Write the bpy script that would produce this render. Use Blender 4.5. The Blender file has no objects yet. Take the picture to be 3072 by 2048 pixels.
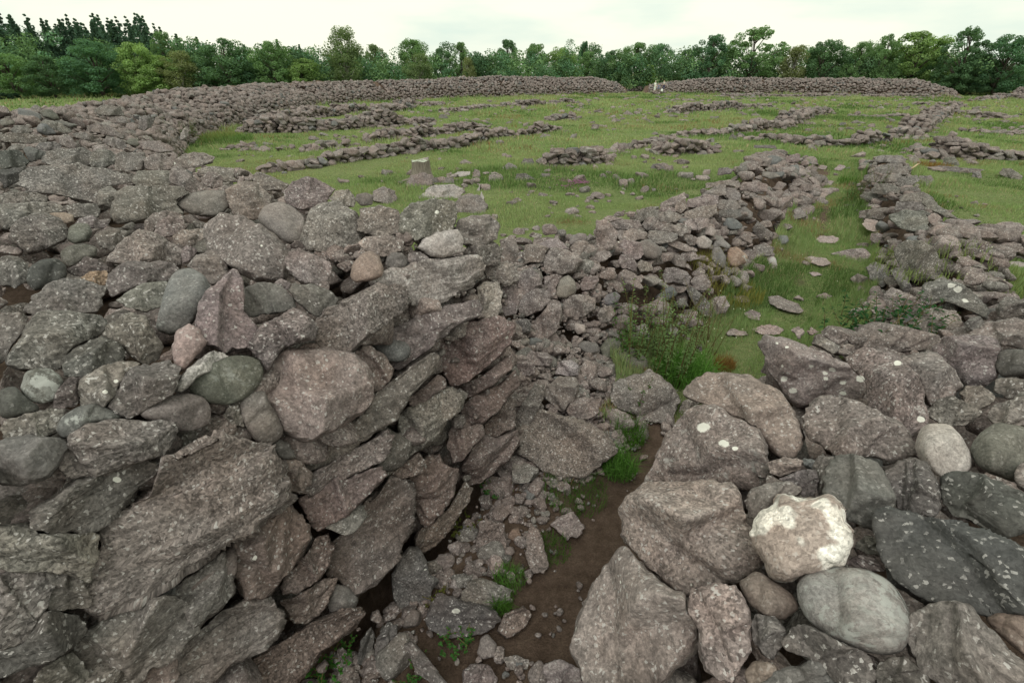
import bpy, math, random
import numpy as np
from mathutils import Vector

# ------------------------------------------------------------------ camera, sky, sun
SC = bpy.context.scene
COL = SC.collection
FOC = 1536.0                      # focal length in pixels of the 3072-wide photograph
PITCH = math.radians(27.9)
CAMZ = 4.2
CP, SP = math.cos(PITCH), math.sin(PITCH)
cam_data = bpy.data.cameras.new("camera")
cam_data.sensor_width = 36.0
cam_data.lens = 18.0
cam_data.clip_start = 0.05
cam_data.clip_end = 3000.0
cam = bpy.data.objects.new("camera", cam_data)
cam.location = (0, 0, CAMZ)
cam.rotation_euler = (math.pi / 2 - PITCH, 0, 0)
COL.objects.link(cam)
SC.camera = cam

SUN_EL, SUN_AZ = math.radians(52), math.radians(196)
world = bpy.data.worlds.new("World")
SC.world = world
world.use_nodes = True
wn, wl = world.node_tree.nodes, world.node_tree.links
wn.clear()
wout = wn.new("ShaderNodeOutputWorld")
bg_sky = wn.new("ShaderNodeBackground"); bg_sky.inputs[1].default_value = 0.09
sky = wn.new("ShaderNodeTexSky"); sky.sky_type = 'NISHITA'; sky.sun_disc = False
sky.sun_elevation = SUN_EL; sky.sun_rotation = SUN_AZ; sky.air_density = 1.0; sky.dust_density = 2.0
wl.new(sky.outputs[0], bg_sky.inputs[0])
bg_cl = wn.new("ShaderNodeBackground"); bg_cl.inputs[1].default_value = 1.0
tcw = wn.new("ShaderNodeTexCoord")
mapw = wn.new("ShaderNodeMapping"); mapw.inputs['Scale'].default_value = (2.2, 2.2, 9.0)
wl.new(tcw.outputs['Generated'], mapw.inputs['Vector'])
nzw = wn.new("ShaderNodeTexNoise"); nzw.inputs['Scale'].default_value = 1.3
nzw.inputs['Detail'].default_value = 5.0; nzw.inputs['Roughness'].default_value = 0.5
wl.new(mapw.outputs[0], nzw.inputs['Vector'])
rmpw = wn.new("ShaderNodeValToRGB")
rmpw.color_ramp.elements[0].position = 0.34; rmpw.color_ramp.elements[0].color = (0.63, 0.73, 0.64, 1)
rmpw.color_ramp.elements[1].position = 0.54; rmpw.color_ramp.elements[1].color = (0.86, 0.865, 0.72, 1)
wl.new(nzw.outputs['Fac'], rmpw.inputs[0])
wl.new(rmpw.outputs[0], bg_cl.inputs[0])
mixw = wn.new("ShaderNodeMixShader"); mixw.inputs[0].default_value = 0.93
wl.new(bg_sky.outputs[0], mixw.inputs[1]); wl.new(bg_cl.outputs[0], mixw.inputs[2])
wl.new(mixw.outputs[0], wout.inputs[0])

sun_data = bpy.data.lights.new("sun", 'SUN')
sun_data.energy = 1.2
sun_data.angle = math.radians(45)
sun_data.color = (1.0, 0.97, 0.92)
sun = bpy.data.objects.new("sun", sun_data)
sd = Vector((math.sin(SUN_AZ) * math.cos(SUN_EL), math.cos(SUN_AZ) * math.cos(SUN_EL), math.sin(SUN_EL)))
sun.rotation_euler = sd.to_track_quat('Z', 'Y').to_euler()
COL.objects.link(sun)

SC.view_settings.view_transform = 'Standard'
SC.view_settings.look = 'None'
SC.view_settings.exposure = 0.38
SC.view_settings.gamma = 1.0
SC.render.engine = 'CYCLES'
SC.cycles.max_bounces = 6
SC.cycles.diffuse_bounces = 3
SC.cycles.transparent_max_bounces = 4

RNG = np.random.default_rng(7)

# ------------------------------------------------------------------ projection helpers (3072 x 2048 pixels of the photo)
def ray(u, v):
    dx = (np.asarray(u, float) - 1536.0) / FOC
    dy = (1024.0 - np.asarray(v, float)) / FOC
    return np.stack([dx, dy * SP + CP, dy * CP - SP], -1)      # depth along the lens axis = 1

def proj(P):
    P = np.asarray(P, float)
    x, y, z = P[..., 0], P[..., 1], P[..., 2] - CAMZ
    f = np.maximum(y * CP - z * SP, 1e-3)
    return 1536 + FOC * x / f, 1024 - FOC * (y * SP + z * CP) / f, y * CP - z * SP

CAM = np.array([0.0, 0.0, CAMZ])
E_R = np.array([1.0, 0, 0]); E_U = np.array([0, SP, CP]); E_F = np.array([0, CP, -SP])

# ------------------------------------------------------------------ noise
def _hash(ix, iy, iz, seed):
    h = (ix.astype(np.int64) * 374761393 + iy.astype(np.int64) * 668265263 + iz.astype(np.int64) * 1442695041 + seed * 974634777) & 0xFFFFFFFF
    h = ((h ^ (h >> 13)) * 1274126177) & 0xFFFFFFFF
    h = ((h ^ (h >> 16)) * 2246822519) & 0xFFFFFFFF
    return ((h ^ (h >> 15)) & 0xFFFFFF).astype(np.float64) / 0x7FFFFF - 1.0

def vnoise(P, seed=0):
    P = np.asarray(P, float)
    i = np.floor(P); f = P - i
    f = f * f * f * (f * (f * 6 - 15) + 10)
    i = i.astype(np.int64)
    r = 0.0
    for a in (0, 1):
        wa = f[..., 0] if a else 1 - f[..., 0]
        for b in (0, 1):
            wb = f[..., 1] if b else 1 - f[..., 1]
            for c in (0, 1):
                wc = f[..., 2] if c else 1 - f[..., 2]
                r = r + wa * wb * wc * _hash(i[..., 0] + a, i[..., 1] + b, i[..., 2] + c, seed)
    return r

def fbm(P, oct=3, seed=0, gain=0.5):
    r, a, s = 0.0, 1.0, 1.0
    for k in range(oct):
        r = r + a * vnoise(np.asarray(P) * s, seed + k * 17)
        a *= gain; s *= 2.03
    return r

def n2(x, y, s, seed=0, oct=2):
    return fbm(np.stack([x * s, y * s, np.zeros_like(x) + 0.37], -1), oct, seed)

# ------------------------------------------------------------------ mesh / object helpers
def make_mesh(name, verts, tris, attrs=None, smooth=True):
    """tris: (n,3) int array; attrs: dict name -> (n,3) vector | (n,4) colour | (n,) float, per vertex"""
    me = bpy.data.meshes.new(name)
    verts = np.ascontiguousarray(verts, np.float32); tris = np.ascontiguousarray(tris, np.int32)
    k = tris.shape[1]
    me.vertices.add(len(verts)); me.vertices.foreach_set("co", verts.ravel())
    me.loops.add(tris.size); me.loops.foreach_set("vertex_index", tris.ravel())
    me.polygons.add(len(tris))
    me.polygons.foreach_set("loop_start", np.arange(0, tris.size, k, dtype=np.int32))
    me.polygons.foreach_set("use_smooth", np.full(len(tris), smooth, dtype=bool))
    for an, av in (attrs or {}).items():
        av = np.ascontiguousarray(av, np.float32)
        if av.ndim == 1:
            a = me.attributes.new(an, 'FLOAT', 'POINT'); a.data.foreach_set("value", av)
        elif av.shape[1] == 3:
            a = me.attributes.new(an, 'FLOAT_VECTOR', 'POINT'); a.data.foreach_set("vector", av.ravel())
        else:
            a = me.attributes.new(an, 'FLOAT_COLOR', 'POINT'); a.data.foreach_set("color", av.ravel())
    me.update(calc_edges=True)
    return me

def put(name, me, mat=None, parent=None, loc=None):
    if mat is not None and len(me.materials) == 0:
        me.materials.append(mat)
    o = bpy.data.objects.new(name, me)
    COL.objects.link(o)
    if loc is not None:
        o.location = [float(q) for q in loc]
    if parent is not None:
        o.parent = parent
    return o

def tag(o, label, cat, group=None, kind=None):
    o['label'] = label; o['category'] = cat
    if group: o['group'] = group
    if kind: o['kind'] = kind
    return o

def empty(name, loc, label, cat, group=None):
    o = bpy.data.objects.new(name, None)
    o.empty_display_size = 0.2
    COL.objects.link(o); o.location = [float(q) for q in loc]
    return tag(o, label, cat, group)

class MB:
    """collects triangles (numpy) with per-vertex attributes, builds one mesh"""
    def __init__(s): s.v = []; s.t = []; s.a = {}; s.n = 0
    def add(s, v, t, **attrs):
        v = np.asarray(v, float); s.v.append(v); s.t.append(np.asarray(t, np.int64) + s.n); s.n += len(v)
        for k, x in attrs.items():
            x = np.asarray(x, float)
            if x.ndim == 0 or (x.ndim == 1 and len(x) in (3, 4) and (len(v) != len(x) or k in ('col', 'tint'))):
                x = np.broadcast_to(x, (len(v),) + x.shape)
            s.a.setdefault(k, []).append(x)
    def mesh(s, name, smooth=True):
        return make_mesh(name, np.concatenate(s.v), np.concatenate(s.t), {k: np.concatenate(x) for k, x in s.a.items()}, smooth)

def tube(pts, rad, sides=6):
    pts = np.asarray(pts, float); n = len(pts)
    rad = np.broadcast_to(np.asarray(rad, float), (n,))
    d = np.gradient(pts, axis=0); d /= np.linalg.norm(d, axis=1, keepdims=True) + 1e-9
    up = np.where(np.abs(d[:, 2:3]) > 0.9, np.array([[1.0, 0, 0]]), np.array([[0, 0, 1.0]]))
    a = np.cross(d, up); a /= np.linalg.norm(a, axis=1, keepdims=True) + 1e-9
    b = np.cross(d, a)
    th = np.linspace(0, 2 * np.pi, sides, endpoint=False)
    v = pts[:, None, :] + rad[:, None, None] * (np.cos(th)[None, :, None] * a[:, None, :] + np.sin(th)[None, :, None] * b[:, None, :])
    v = np.concatenate([v.reshape(-1, 3), pts[:1], pts[-1:]])
    t = []
    for i in range(n - 1):
        for j in range(sides):
            k = (j + 1) % sides
            p, q, r, s_ = i * sides + j, i * sides + k, (i + 1) * sides + k, (i + 1) * sides + j
            t += [(p, q, r), (p, r, s_)]
    for j in range(sides):
        k = (j + 1) % sides
        t += [(n * sides, k, j), (n * sides + 1, (n - 1) * sides + j, (n - 1) * sides + k)]
    return v, np.array(t)

_ICO = {}
def ico(l):
    if l in _ICO: return _ICO[l]
    g = (1 + 5 ** 0.5) / 2
    v = [(-1, g, 0), (1, g, 0), (-1, -g, 0), (1, -g, 0), (0, -1, g), (0, 1, g), (0, -1, -g), (0, 1, -g), (g, 0, -1), (g, 0, 1), (-g, 0, -1), (-g, 0, 1)]
    v = [np.array(p) / np.linalg.norm(p) for p in v]
    f = [(0, 11, 5), (0, 5, 1), (0, 1, 7), (0, 7, 10), (0, 10, 11), (1, 5, 9), (5, 11, 4), (11, 10, 2), (10, 7, 6), (7, 1, 8), (3, 9, 4), (3, 4, 2), (3, 2, 6), (3, 6, 8), (3, 8, 9), (4, 9, 5), (2, 4, 11), (6, 2, 10), (8, 6, 7), (9, 8, 1)]
    for _ in range(l):
        c = {}; nf = []
        def mid(a, b):
            k = (min(a, b), max(a, b))
            if k not in c:
                m = v[a] + v[b]; v.append(m / np.linalg.norm(m)); c[k] = len(v) - 1
            return c[k]
        for a, b, d in f:
            x, y, z = mid(a, b), mid(b, d), mid(d, a)
            nf += [(a, x, z), (b, y, x), (d, z, y), (x, y, z)]
        f = nf
    _ICO[l] = (np.array(v), np.array(f, np.int64))
    return _ICO[l]

# ------------------------------------------------------------------ the lie of the land
def poly_dist(x, y, pts):
    """nearest distance, side (+ left of the direction of travel), index+fraction along, clamped-at-end flag"""
    best = np.full(x.shape, 1e9); side = np.zeros(x.shape); par = np.zeros(x.shape); endf = np.zeros(x.shape, bool)
    for i in range(len(pts) - 1):
        ax, ay = pts[i][0], pts[i][1]; bx, by = pts[i + 1][0] - ax, pts[i + 1][1] - ay
        L2 = bx * bx + by * by
        t0 = ((x - ax) * bx + (y - ay) * by) / L2
        t = np.clip(t0, 0, 1)
        d = np.hypot(x - ax - t * bx, y - ay - t * by)
        s = np.sign(bx * (y - ay) - by * (x - ax))
        m = d < best - 1e-9
        best = np.where(m, d, best); side = np.where(m, s, side); par = np.where(m, i + t, par)
        e = ((t0 < 0) & (i == 0)) | ((t0 > 1) & (i == len(pts) - 2))
        endf = np.where(m, e, endf)
    return best, side, par, endf

RING = [(5.96, -0.64), (0.10, 4.88), (-2.5, 7.95), (-8.0, 14.3), (-15, 23), (-20, 33), (-22.5, 43), (-25, 58), (-25.5, 75), (-19, 88), (-6, 97), (10, 108), (25, 115.5)]
RING_R = [(27, 117.5), (49, 111.5), (66, 104), (78, 98.5)]
RING_E = [(84, 97), (100, 80), (112, 60)]
WING_L = [(-1.0, 7.7, 1.6), (0.9, 8.9, 1.55), (2.7, 10.5, 1.35), (5.0, 13.1, 1.15), (7.8, 17.3, 1.0), (12.6, 25.3, 0.7), (13.6, 27, 0.4)]
WING_R = [(3.2, 4.3, 1.75), (5.2, 5.7, 1.45), (7.0, 7.2, 1.2), (9.0, 10.3, 1.05), (10.6, 13.1, 1.0), (12.8, 17.7, 0.85), (16.8, 23.8, 0.7), (18, 26, 0.4)]
EDGE_R = [(1.7, 4.05), (3.2, 4.35), (5.0, 5.6), (7.0, 6.5), (14.0, 5.5)]
FDIR = np.array([0.529, 0.8486])
F0 = np.array([-1.3, 2.5]); FR0 = np.array([0.2, 1.75])

def ground(x, y):
    r = np.hypot(x, y)
    return (0.10 * n2(x, y, 0.16, 3) + 0.04 * n2(x, y, 0.8, 5)) * np.clip((r - 5) / 12, 0.15, 1)

def mounds(x, y, inset=0.0):
    """height above the ground of the heaped stone: ramparts, wing walls, fan of fallen stone"""
    x = np.asarray(x, float); y = np.asarray(y, float)
    h = np.zeros(x.shape)
    # rampart to the left of the gateway and round the far side
    d, s, p, e = poly_dist(x, y, RING)
    sI = d * s - inset
    near = np.clip((4.0 - p) / 2.0, 0, 1)
    top = 2.84 + 0.12 * n2(x, y, 0.35, 11) + 0.35 * np.exp(-((x + 0.35) ** 2 + (y - 4.45) ** 2) / 0.9)
    top = top * np.interp(p, [3.4, 5, 8, 9.5], [1, .84, .80, 1])
    top = top + np.where(p > 4, 0.30 * n2(x, y, 0.06, 12) + .16 * n2(x, y, .45, 14), 0)
    pn = np.interp(sI, [0, .1, .3, .9, 6.5, 10.5], [0, .66, .88, .98, 1, 0])
    pf = np.interp(sI, [0, .3, .9, 3.0, 5.0, 9.0], [0, .40, .62, .97, 1, 0])
    pr = near * pn + (1 - near) * pf
    pr = np.where(e & (p > 5), 0, pr)
    pr = pr * np.interp(p, [0, 11.5, 12], [1, 1, 0.5])
    sF = -((x - F0[0]) * FDIR[1] - (y - F0[1]) * FDIR[0]) - inset
    pF = np.interp(sF, [0, .10, .28, .6], [0, .70, .93, 1])
    pF = np.where(y > 6.5 - x * 0.1, 1, pF)
    h = np.maximum(h, top * np.minimum(pr, pF) * (d < 12))
    for R in (RING_R, RING_E):
        d, s, p, e = poly_dist(x, y, R)
        sI = d * s - inset
        pr = np.where(e, 0, np.interp(sI, [0, .4, 1.2, 3.0, 5.0, 9.0], [0, .5, .78, 1, 1, 0]))
        nseg = len(R) - 1
        pr = pr * np.interp(p, [0, .5, nseg - .5, nseg], [.45, 1, 1, .3])
        h = np.maximum(h, (2.6 + .14 * n2(x, y, .45, 14)) * pr)
    # rampart end to the right of the gateway
    sR = ((x - FR0[0]) * FDIR[1] - (y - FR0[1]) * FDIR[0]) - inset
    d, s, p, e = poly_dist(x, y, EDGE_R)
    sE = -d * s - inset
    tr = 2.10 + 0.16 * np.clip(sR, 0, 3.2) + 0.10 * n2(x, y, 0.6, 13)
    pr = np.minimum(np.interp(sR, [0, .3, .8, 1.4], [0, .70, .93, 1]), np.interp(sE, [0, .3, 1.0, 2.4], [0, .62, .85, 1]))
    h = np.maximum(h, np.where((y < 9) & (x < 16), tr * pr, 0))
    # wing walls along the path
    for W, wl_, wr_, w0 in ((WING_L, .8, 1.5, .65), (WING_R, .9, .9, .45)):
        d, s, p, e = poly_dist(x, y, W)
        hh = np.interp(p, range(len(W)), [q[2] for q in W])
        wr2 = np.where(s > 0, wl_, wr_) * np.interp(p, [0, 2, 4], [1, 1, .65])
        hh = hh * (1 + 0.22 * n2(x, y, 0.7, 19))
        h = np.maximum(h, hh * np.clip(1 - (d - w0 + inset) / wr2, 0, 1))
    dd = np.hypot(x + 0.5, y - 6.7)
    h = np.maximum(h, (1.15 - inset) * np.clip(1 - dd / 2.7, 0, 1))
    return h

def Hs(x, y, inset=0.0):
    return ground(np.asarray(x, float), np.asarray(y, float)) + mounds(x, y, inset)

TS = np.concatenate([np.arange(1.2, 12, 0.02), np.arange(12, 40, 0.08), np.geomspace(40, 260, 400)])
def hit(u, v):
    """depth (along the lens axis) at which the ray through pixel (u, v) meets the land"""
    R = ray(u, v)
    out = np.empty(len(R))
    for i, r in enumerate(R):
        P = CAM + TS[:, None] * r
        below = P[:, 2] < Hs(P[:, 0], P[:, 1])
        k = np.argmax(below)
        out[i] = TS[k] if below.any() else 150.0
    return out

def surf_normal(x, y, e=0.25):
    gx = (Hs(x + e, y) - Hs(x - e, y)) / (2 * e); gy = (Hs(x, y + e) - Hs(x, y - e)) / (2 * e)
    n = np.stack([-gx, -gy, np.ones_like(gx)], -1)
    return n / np.linalg.norm(n, axis=-1, keepdims=True)

# ------------------------------------------------------------------ materials
class NT:
    def __init__(s, name):
        s.m = bpy.data.materials.new(name); s.m.use_nodes = True
        s.t = s.m.node_tree; s.t.nodes.clear()
        s.out = s.t.nodes.new("ShaderNodeOutputMaterial")
    def n(s, typ, ins=None, **props):
        nd = s.t.nodes.new(typ)
        for k, v in props.items(): setattr(nd, k, v)
        for k, v in (ins or {}).items():
            sock = nd.inputs[k]
            if hasattr(v, 'node'): s.t.links.new(v, sock)
            else: sock.default_value = v
        return nd
    def attr(s, name): return s.n("ShaderNodeAttribute", attribute_name=name)
    def noise(s, vec, scale, detail=4, rough=.5, dist=0):
        return s.n("ShaderNodeTexNoise", {'Vector': vec, 'Scale': scale, 'Detail': detail, 'Roughness': rough, 'Distortion': dist}).outputs['Fac']
    def rng(s, x, a, b, c, d): 
        return s.n("ShaderNodeMapRange", {0: x, 1: a, 2: b, 3: c, 4: d}).outputs[0]
    def math(s, op, a, b=0.0, c=0.0):
        return s.n("ShaderNodeMath", {0: a, 1: b, 2: c}, operation=op).outputs[0]
    def mix(s, f, a, b):
        return s.n("ShaderNodeMix", {0: f, 6: a, 7: b}, data_type='RGBA').outputs[2]
    def fmix(s, f, a, b):
        return s.n("ShaderNodeMix", {0: f, 2: a, 3: b}, data_type='FLOAT').outputs[0]
    def scale(s, col, f):
        return s.n("ShaderNodeVectorMath", {0: col, 'Scale': f}, operation='SCALE').outputs[0]
    def mapping(s, vec, sc):
        return s.n("ShaderNodeMapping", {'Vector': vec, 'Scale': sc}).outputs[0]
    def done(s, bsdf):
        s.t.links.new(bsdf, s.out.inputs[0]); return s.m

def stone_material():
    b = NT("weathered_stone")
    tc = b.attr("tc").outputs['Vector']
    ta = b.attr("tint"); tint, lich = ta.outputs['Color'], ta.outputs['Alpha']
    gr = b.attr("gr").outputs['Fac']
    spa = b.attr("spot").outputs['Fac']
    bd = b.attr("bedding").outputs['Fac']; vr = b.attr("grain").outputs['Fac']
    # limestone: mottled, bedded, speckled, cracked along the bedding
    big = b.noise(tc, 3.6, 4, .6)
    mid = b.noise(tc, 15, 5, .70, .15)
    spk = b.noise(tc, 58, 3, .8)
    bedv = b.mapping(tc, (2.4, 2.4, 17.0))
    bed = b.noise(bedv, 1.3, 3, .55, .1)
    crk = b.noise(b.mapping(tc, (1.3, 1.3, 9.0)), 1.4, 2, .5, .1)
    crack = b.rng(b.math('ABSOLUTE', b.math('SUBTRACT', crk, .5)), 0.0, .008, .5, 1.0)
    m = b.math('MULTIPLY', b.rng(big, .3, .7, .84, 1.26), b.rng(mid, .32, .68, .66, 1.34))
    cell = b.n("ShaderNodeTexVoronoi", {'Vector': b.n("ShaderNodeVectorMath", {0: tc, 1: b.n("ShaderNodeVectorMath", {0: b.n("ShaderNodeTexNoise", {'Vector': tc, 'Scale': 60.0}).outputs['Color'], 'Scale': .02}, operation='SCALE').outputs[0]}, operation='ADD').outputs[0], 'Scale': 80.0})
    cr = b.n("ShaderNodeSeparateColor", {0: cell.outputs['Color']}).outputs[0]
    cell2 = b.n("ShaderNodeTexVoronoi", {'Vector': tc, 'Scale': 34.0})
    cr2 = b.n("ShaderNodeSeparateColor", {0: cell2.outputs['Color']}).outputs[1]
    m = b.math('MULTIPLY', m, b.rng(spk, .36, .64, .72, 1.28))
    m = b.math('MULTIPLY', m, b.fmix(vr, 1.0, b.rng(cr, 0, 1, .48, 1.42)))
    m = b.math('MULTIPLY', m, b.rng(cr2, 0, 1, .90, 1.10))
    m = b.math('MULTIPLY', m, b.fmix(bd, 1.0, b.rng(bed, .34, .60, .78, 1.08)))
    m = b.math('MULTIPLY', m, b.fmix(bd, 1.0, crack))
    # granite: dark fine speckle, clouded patches
    g1 = b.noise(tc, 4, 6, .68); g2 = b.noise(tc, 85, 3, .8); g3 = b.noise(tc, 18, 5, .7)
    g = b.math('MULTIPLY', b.rng(g1, .3, .7, .70, 1.32), b.math('MULTIPLY', b.rng(g2, .36, .64, .78, 1.22), b.rng(cr, 0, 1, .80, 1.20)))
    g = b.math('MULTIPLY', g, b.rng(g3, .3, .7, .80, 1.18))
    val = b.fmix(gr, m, g)
    hue = b.noise(tc, 2.6, 3, .5)
    warm = b.n("ShaderNodeVectorMath", {0: tint, 1: (1.10, .96, .88)}, operation='MULTIPLY').outputs[0]
    col = b.scale(b.mix(b.rng(hue, .40, .68, 0, .5), tint, warm), val)
    # pale mineral flecks
    fl = b.noise(tc, 38, 4, .85)
    fth = b.math('SUBTRACT', .655, b.math('MULTIPLY', lich, .06))
    flk = b.n("ShaderNodeMapRange", {0: fl, 1: fth, 2: b.math('ADD', fth, .05), 3: 0.0, 4: .62}).outputs[0]
    flk = b.math('MAXIMUM', flk, b.math('MULTIPLY', b.math('GREATER_THAN', cr, .93), b.rng(mid, .40, .56, 0, .85)))
    flk = b.math('MULTIPLY', flk, b.math('SUBTRACT', 1.0, b.math('MULTIPLY', gr, .75)))
    col = b.mix(flk, col, (.46, .44, .425, 1))
    # lichen: pale crusts and hard-edged white spots
    crust = b.noise(tc, 8, 8, .78, .3)
    th = b.math('SUBTRACT', .76, b.math('MULTIPLY', lich, .32))
    cm = b.n("ShaderNodeMapRange", {0: crust, 1: th, 2: b.math('ADD', th, .07), 3: 0.0, 4: .62}).outputs[0]
    cg = b.n("ShaderNodeMapRange", {0: b.noise(tc, 3.6, 8, .7, .2), 1: b.math('SUBTRACT', .74, b.math('MULTIPLY', lich, .26)), 2: b.math('SUBTRACT', .77, b.math('MULTIPLY', lich, .26)), 3: 0.0, 4: .75}).outputs[0]
    cm = b.fmix(gr, cm, b.math('MAXIMUM', b.math('MULTIPLY', cm, .6), cg))
    col = b.mix(cm, col, b.mix(gr, (.43, .42, .40, 1), (.38, .39, .37, 1)))
    vor = b.n("ShaderNodeTexVoronoi", {'Vector': tc, 'Scale': 13.0, 'Randomness': 1.0})
    vd = b.math('ADD', vor.outputs['Distance'], b.math('MULTIPLY', mid, .25))
    sz = b.math('MULTIPLY', b.math('SUBTRACT', b.n("ShaderNodeSeparateColor", {0: vor.outputs['Color']}).outputs[0], b.math('SUBTRACT', 1.0, b.math('MULTIPLY', lich, .25))), 2.0)
    spot = b.n("ShaderNodeMapRange", {0: vd, 1: b.math('ADD', sz, .13), 2: b.math('ADD', sz, .09), 3: 0.0, 4: 1.0}).outputs[0]
    spot = b.math('MULTIPLY', b.math('MULTIPLY', spot, b.math('GREATER_THAN', sz, 0.02)), b.math('SUBTRACT', 1.0, gr))
    spot = b.math('MAXIMUM', spot, b.rng(b.math('MULTIPLY', spa, b.rng(b.noise(tc, 26, 4, .7), .3, .7, .25, 1.75)), .14, .26, 0, .92))
    col = b.mix(spot, col, (.72, .71, .65, 1))
    hl = b.math('ADD', b.math('MULTIPLY', mid, .42), b.math('ADD', b.math('MULTIPLY', b.math('MULTIPLY', bed, bd), .4), b.math('MULTIPLY', spk, .25)))
    hl = b.math('ADD', hl, b.math('MULTIPLY', b.math('MULTIPLY', crack, bd), .35))
    hg = b.math('ADD', b.math('MULTIPLY', g1, .5), b.math('ADD', b.math('MULTIPLY', g2, .08), b.math('MULTIPLY', g3, .2)))
    hgt = b.fmix(gr, hl, hg)
    bump = b.n("ShaderNodeBump", {'Strength': .9, 'Distance': .03, 'Height': hgt})
    bs = b.n("ShaderNodeBsdfPrincipled", {'Base Color': col, 'Roughness': b.fmix(gr, .92, .75), 'Normal': bump.outputs[0]})
    bs.inputs['Specular IOR Level'].default_value = .25
    return b.done(bs.outputs[0])

def ground_material():
    b = NT("turf_and_soil")
    pos = b.n("ShaderNodeNewGeometry").outputs['Position']
    gm = b.attr("turf").outputs['Fac']
    n1 = b.noise(pos, .35, 5, .6); n2_ = b.noise(pos, 6, 6, .7); n3 = b.noise(pos, 55, 4, .8)
    g = b.mix(b.rng(n1, .35, .65, 0, 1), (.15, .20, .075, 1), (.205, .24, .105, 1))
    g = b.mix(b.rng(n2_, .50, .72, 0, .55), g, (.22, .18, .10, 1))
    g = b.scale(g, b.math('MULTIPLY', b.rng(n3, .34, .66, .35, 1.55), b.rng(n2_, .3, .7, .75, 1.2)))
    s = b.mix(b.rng(n2_, .35, .65, 0, 1), (.085, .058, .043, 1), (.165, .118, .09, 1))
    s = b.scale(s, b.rng(n3, .3, .7, .65, 1.35))
    f = b.math('ADD', gm, b.math('MULTIPLY', b.math('SUBTRACT', n2_, .5), .7))
    col = b.mix(b.rng(f, .35, .62, 0, 1), s, g)
    bump = b.n("ShaderNodeBump", {'Strength': 1.0, 'Distance': .05, 'Height': b.math('ADD', n2_, b.math('MULTIPLY', n3, .7))})
    bs = b.n("ShaderNodeBsdfPrincipled", {'Base Color': col, 'Roughness': 1.0, 'Normal': bump.outputs[0]})
    bs.inputs['Specular IOR Level'].default_value = .1
    return b.done(bs.outputs[0])

def leaf_material(name, translucent=.35, rough=.6, use_obj=False):
    b = NT(name)
    col = b.attr("col").outputs['Color']
    if use_obj:
        oc = b.n("ShaderNodeObjectInfo").outputs['Color']
        col = b.n("ShaderNodeVectorMath", {0: col, 1: oc}, operation='MULTIPLY').outputs[0]
    d = b.n("ShaderNodeBsdfDiffuse", {0: col})
    t = b.n("ShaderNodeBsdfTranslucent", {0: b.n("ShaderNodeVectorMath", {0: col, 1: (1.15, 1.2, .6)}, operation='MULTIPLY').outputs[0]})
    mx = b.n("ShaderNodeMixShader", {0: translucent, 1: d.outputs[0], 2: t.outputs[0]})
    return b.done(mx.outputs[0])

def simple_material(name, c1, c2, scale=8, rough=.9, stretch=(1, 1, 1), bump=.4):
    b = NT(name)
    oc = b.n("ShaderNodeTexCoord").outputs['Object']
    v = b.mapping(oc, stretch)
    n_ = b.noise(v, scale, 6, .65)
    col = b.mix(b.rng(n_, .3, .7, 0, 1), tuple(c1) + (1,), tuple(c2) + (1,))
    bp = b.n("ShaderNodeBump", {'Strength': bump, 'Distance': .02, 'Height': n_})
    bs = b.n("ShaderNodeBsdfPrincipled", {'Base Color': col, 'Roughness': rough, 'Normal': bp.outputs[0]})
    return b.done(bs.outputs[0])

M_STONE = stone_material()
M_GROUND = ground_material()
M_GRASS = leaf_material("grass_blades", .3)
M_LEAF = leaf_material("tree_foliage", .42, use_obj=True)
M_PLANT = leaf_material("plant_leaves", .35)
M_BARK = simple_material("bark", (.05, .04, .032), (.13, .105, .085), 6, stretch=(1, 1, .25))
M_BIRCH = simple_material("birch_bark", (.22, .21, .19), (.55, .53, .48), 5, stretch=(1, 1, 2))
M_WOOD = simple_material("weathered_wood", (.10, .085, .065), (.30, .27, .22), 10, stretch=(3, 3, .35), bump=.9)
M_STICK = simple_material("pale_dry_wood", (.40, .30, .18), (.58, .46, .30), 12)
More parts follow.
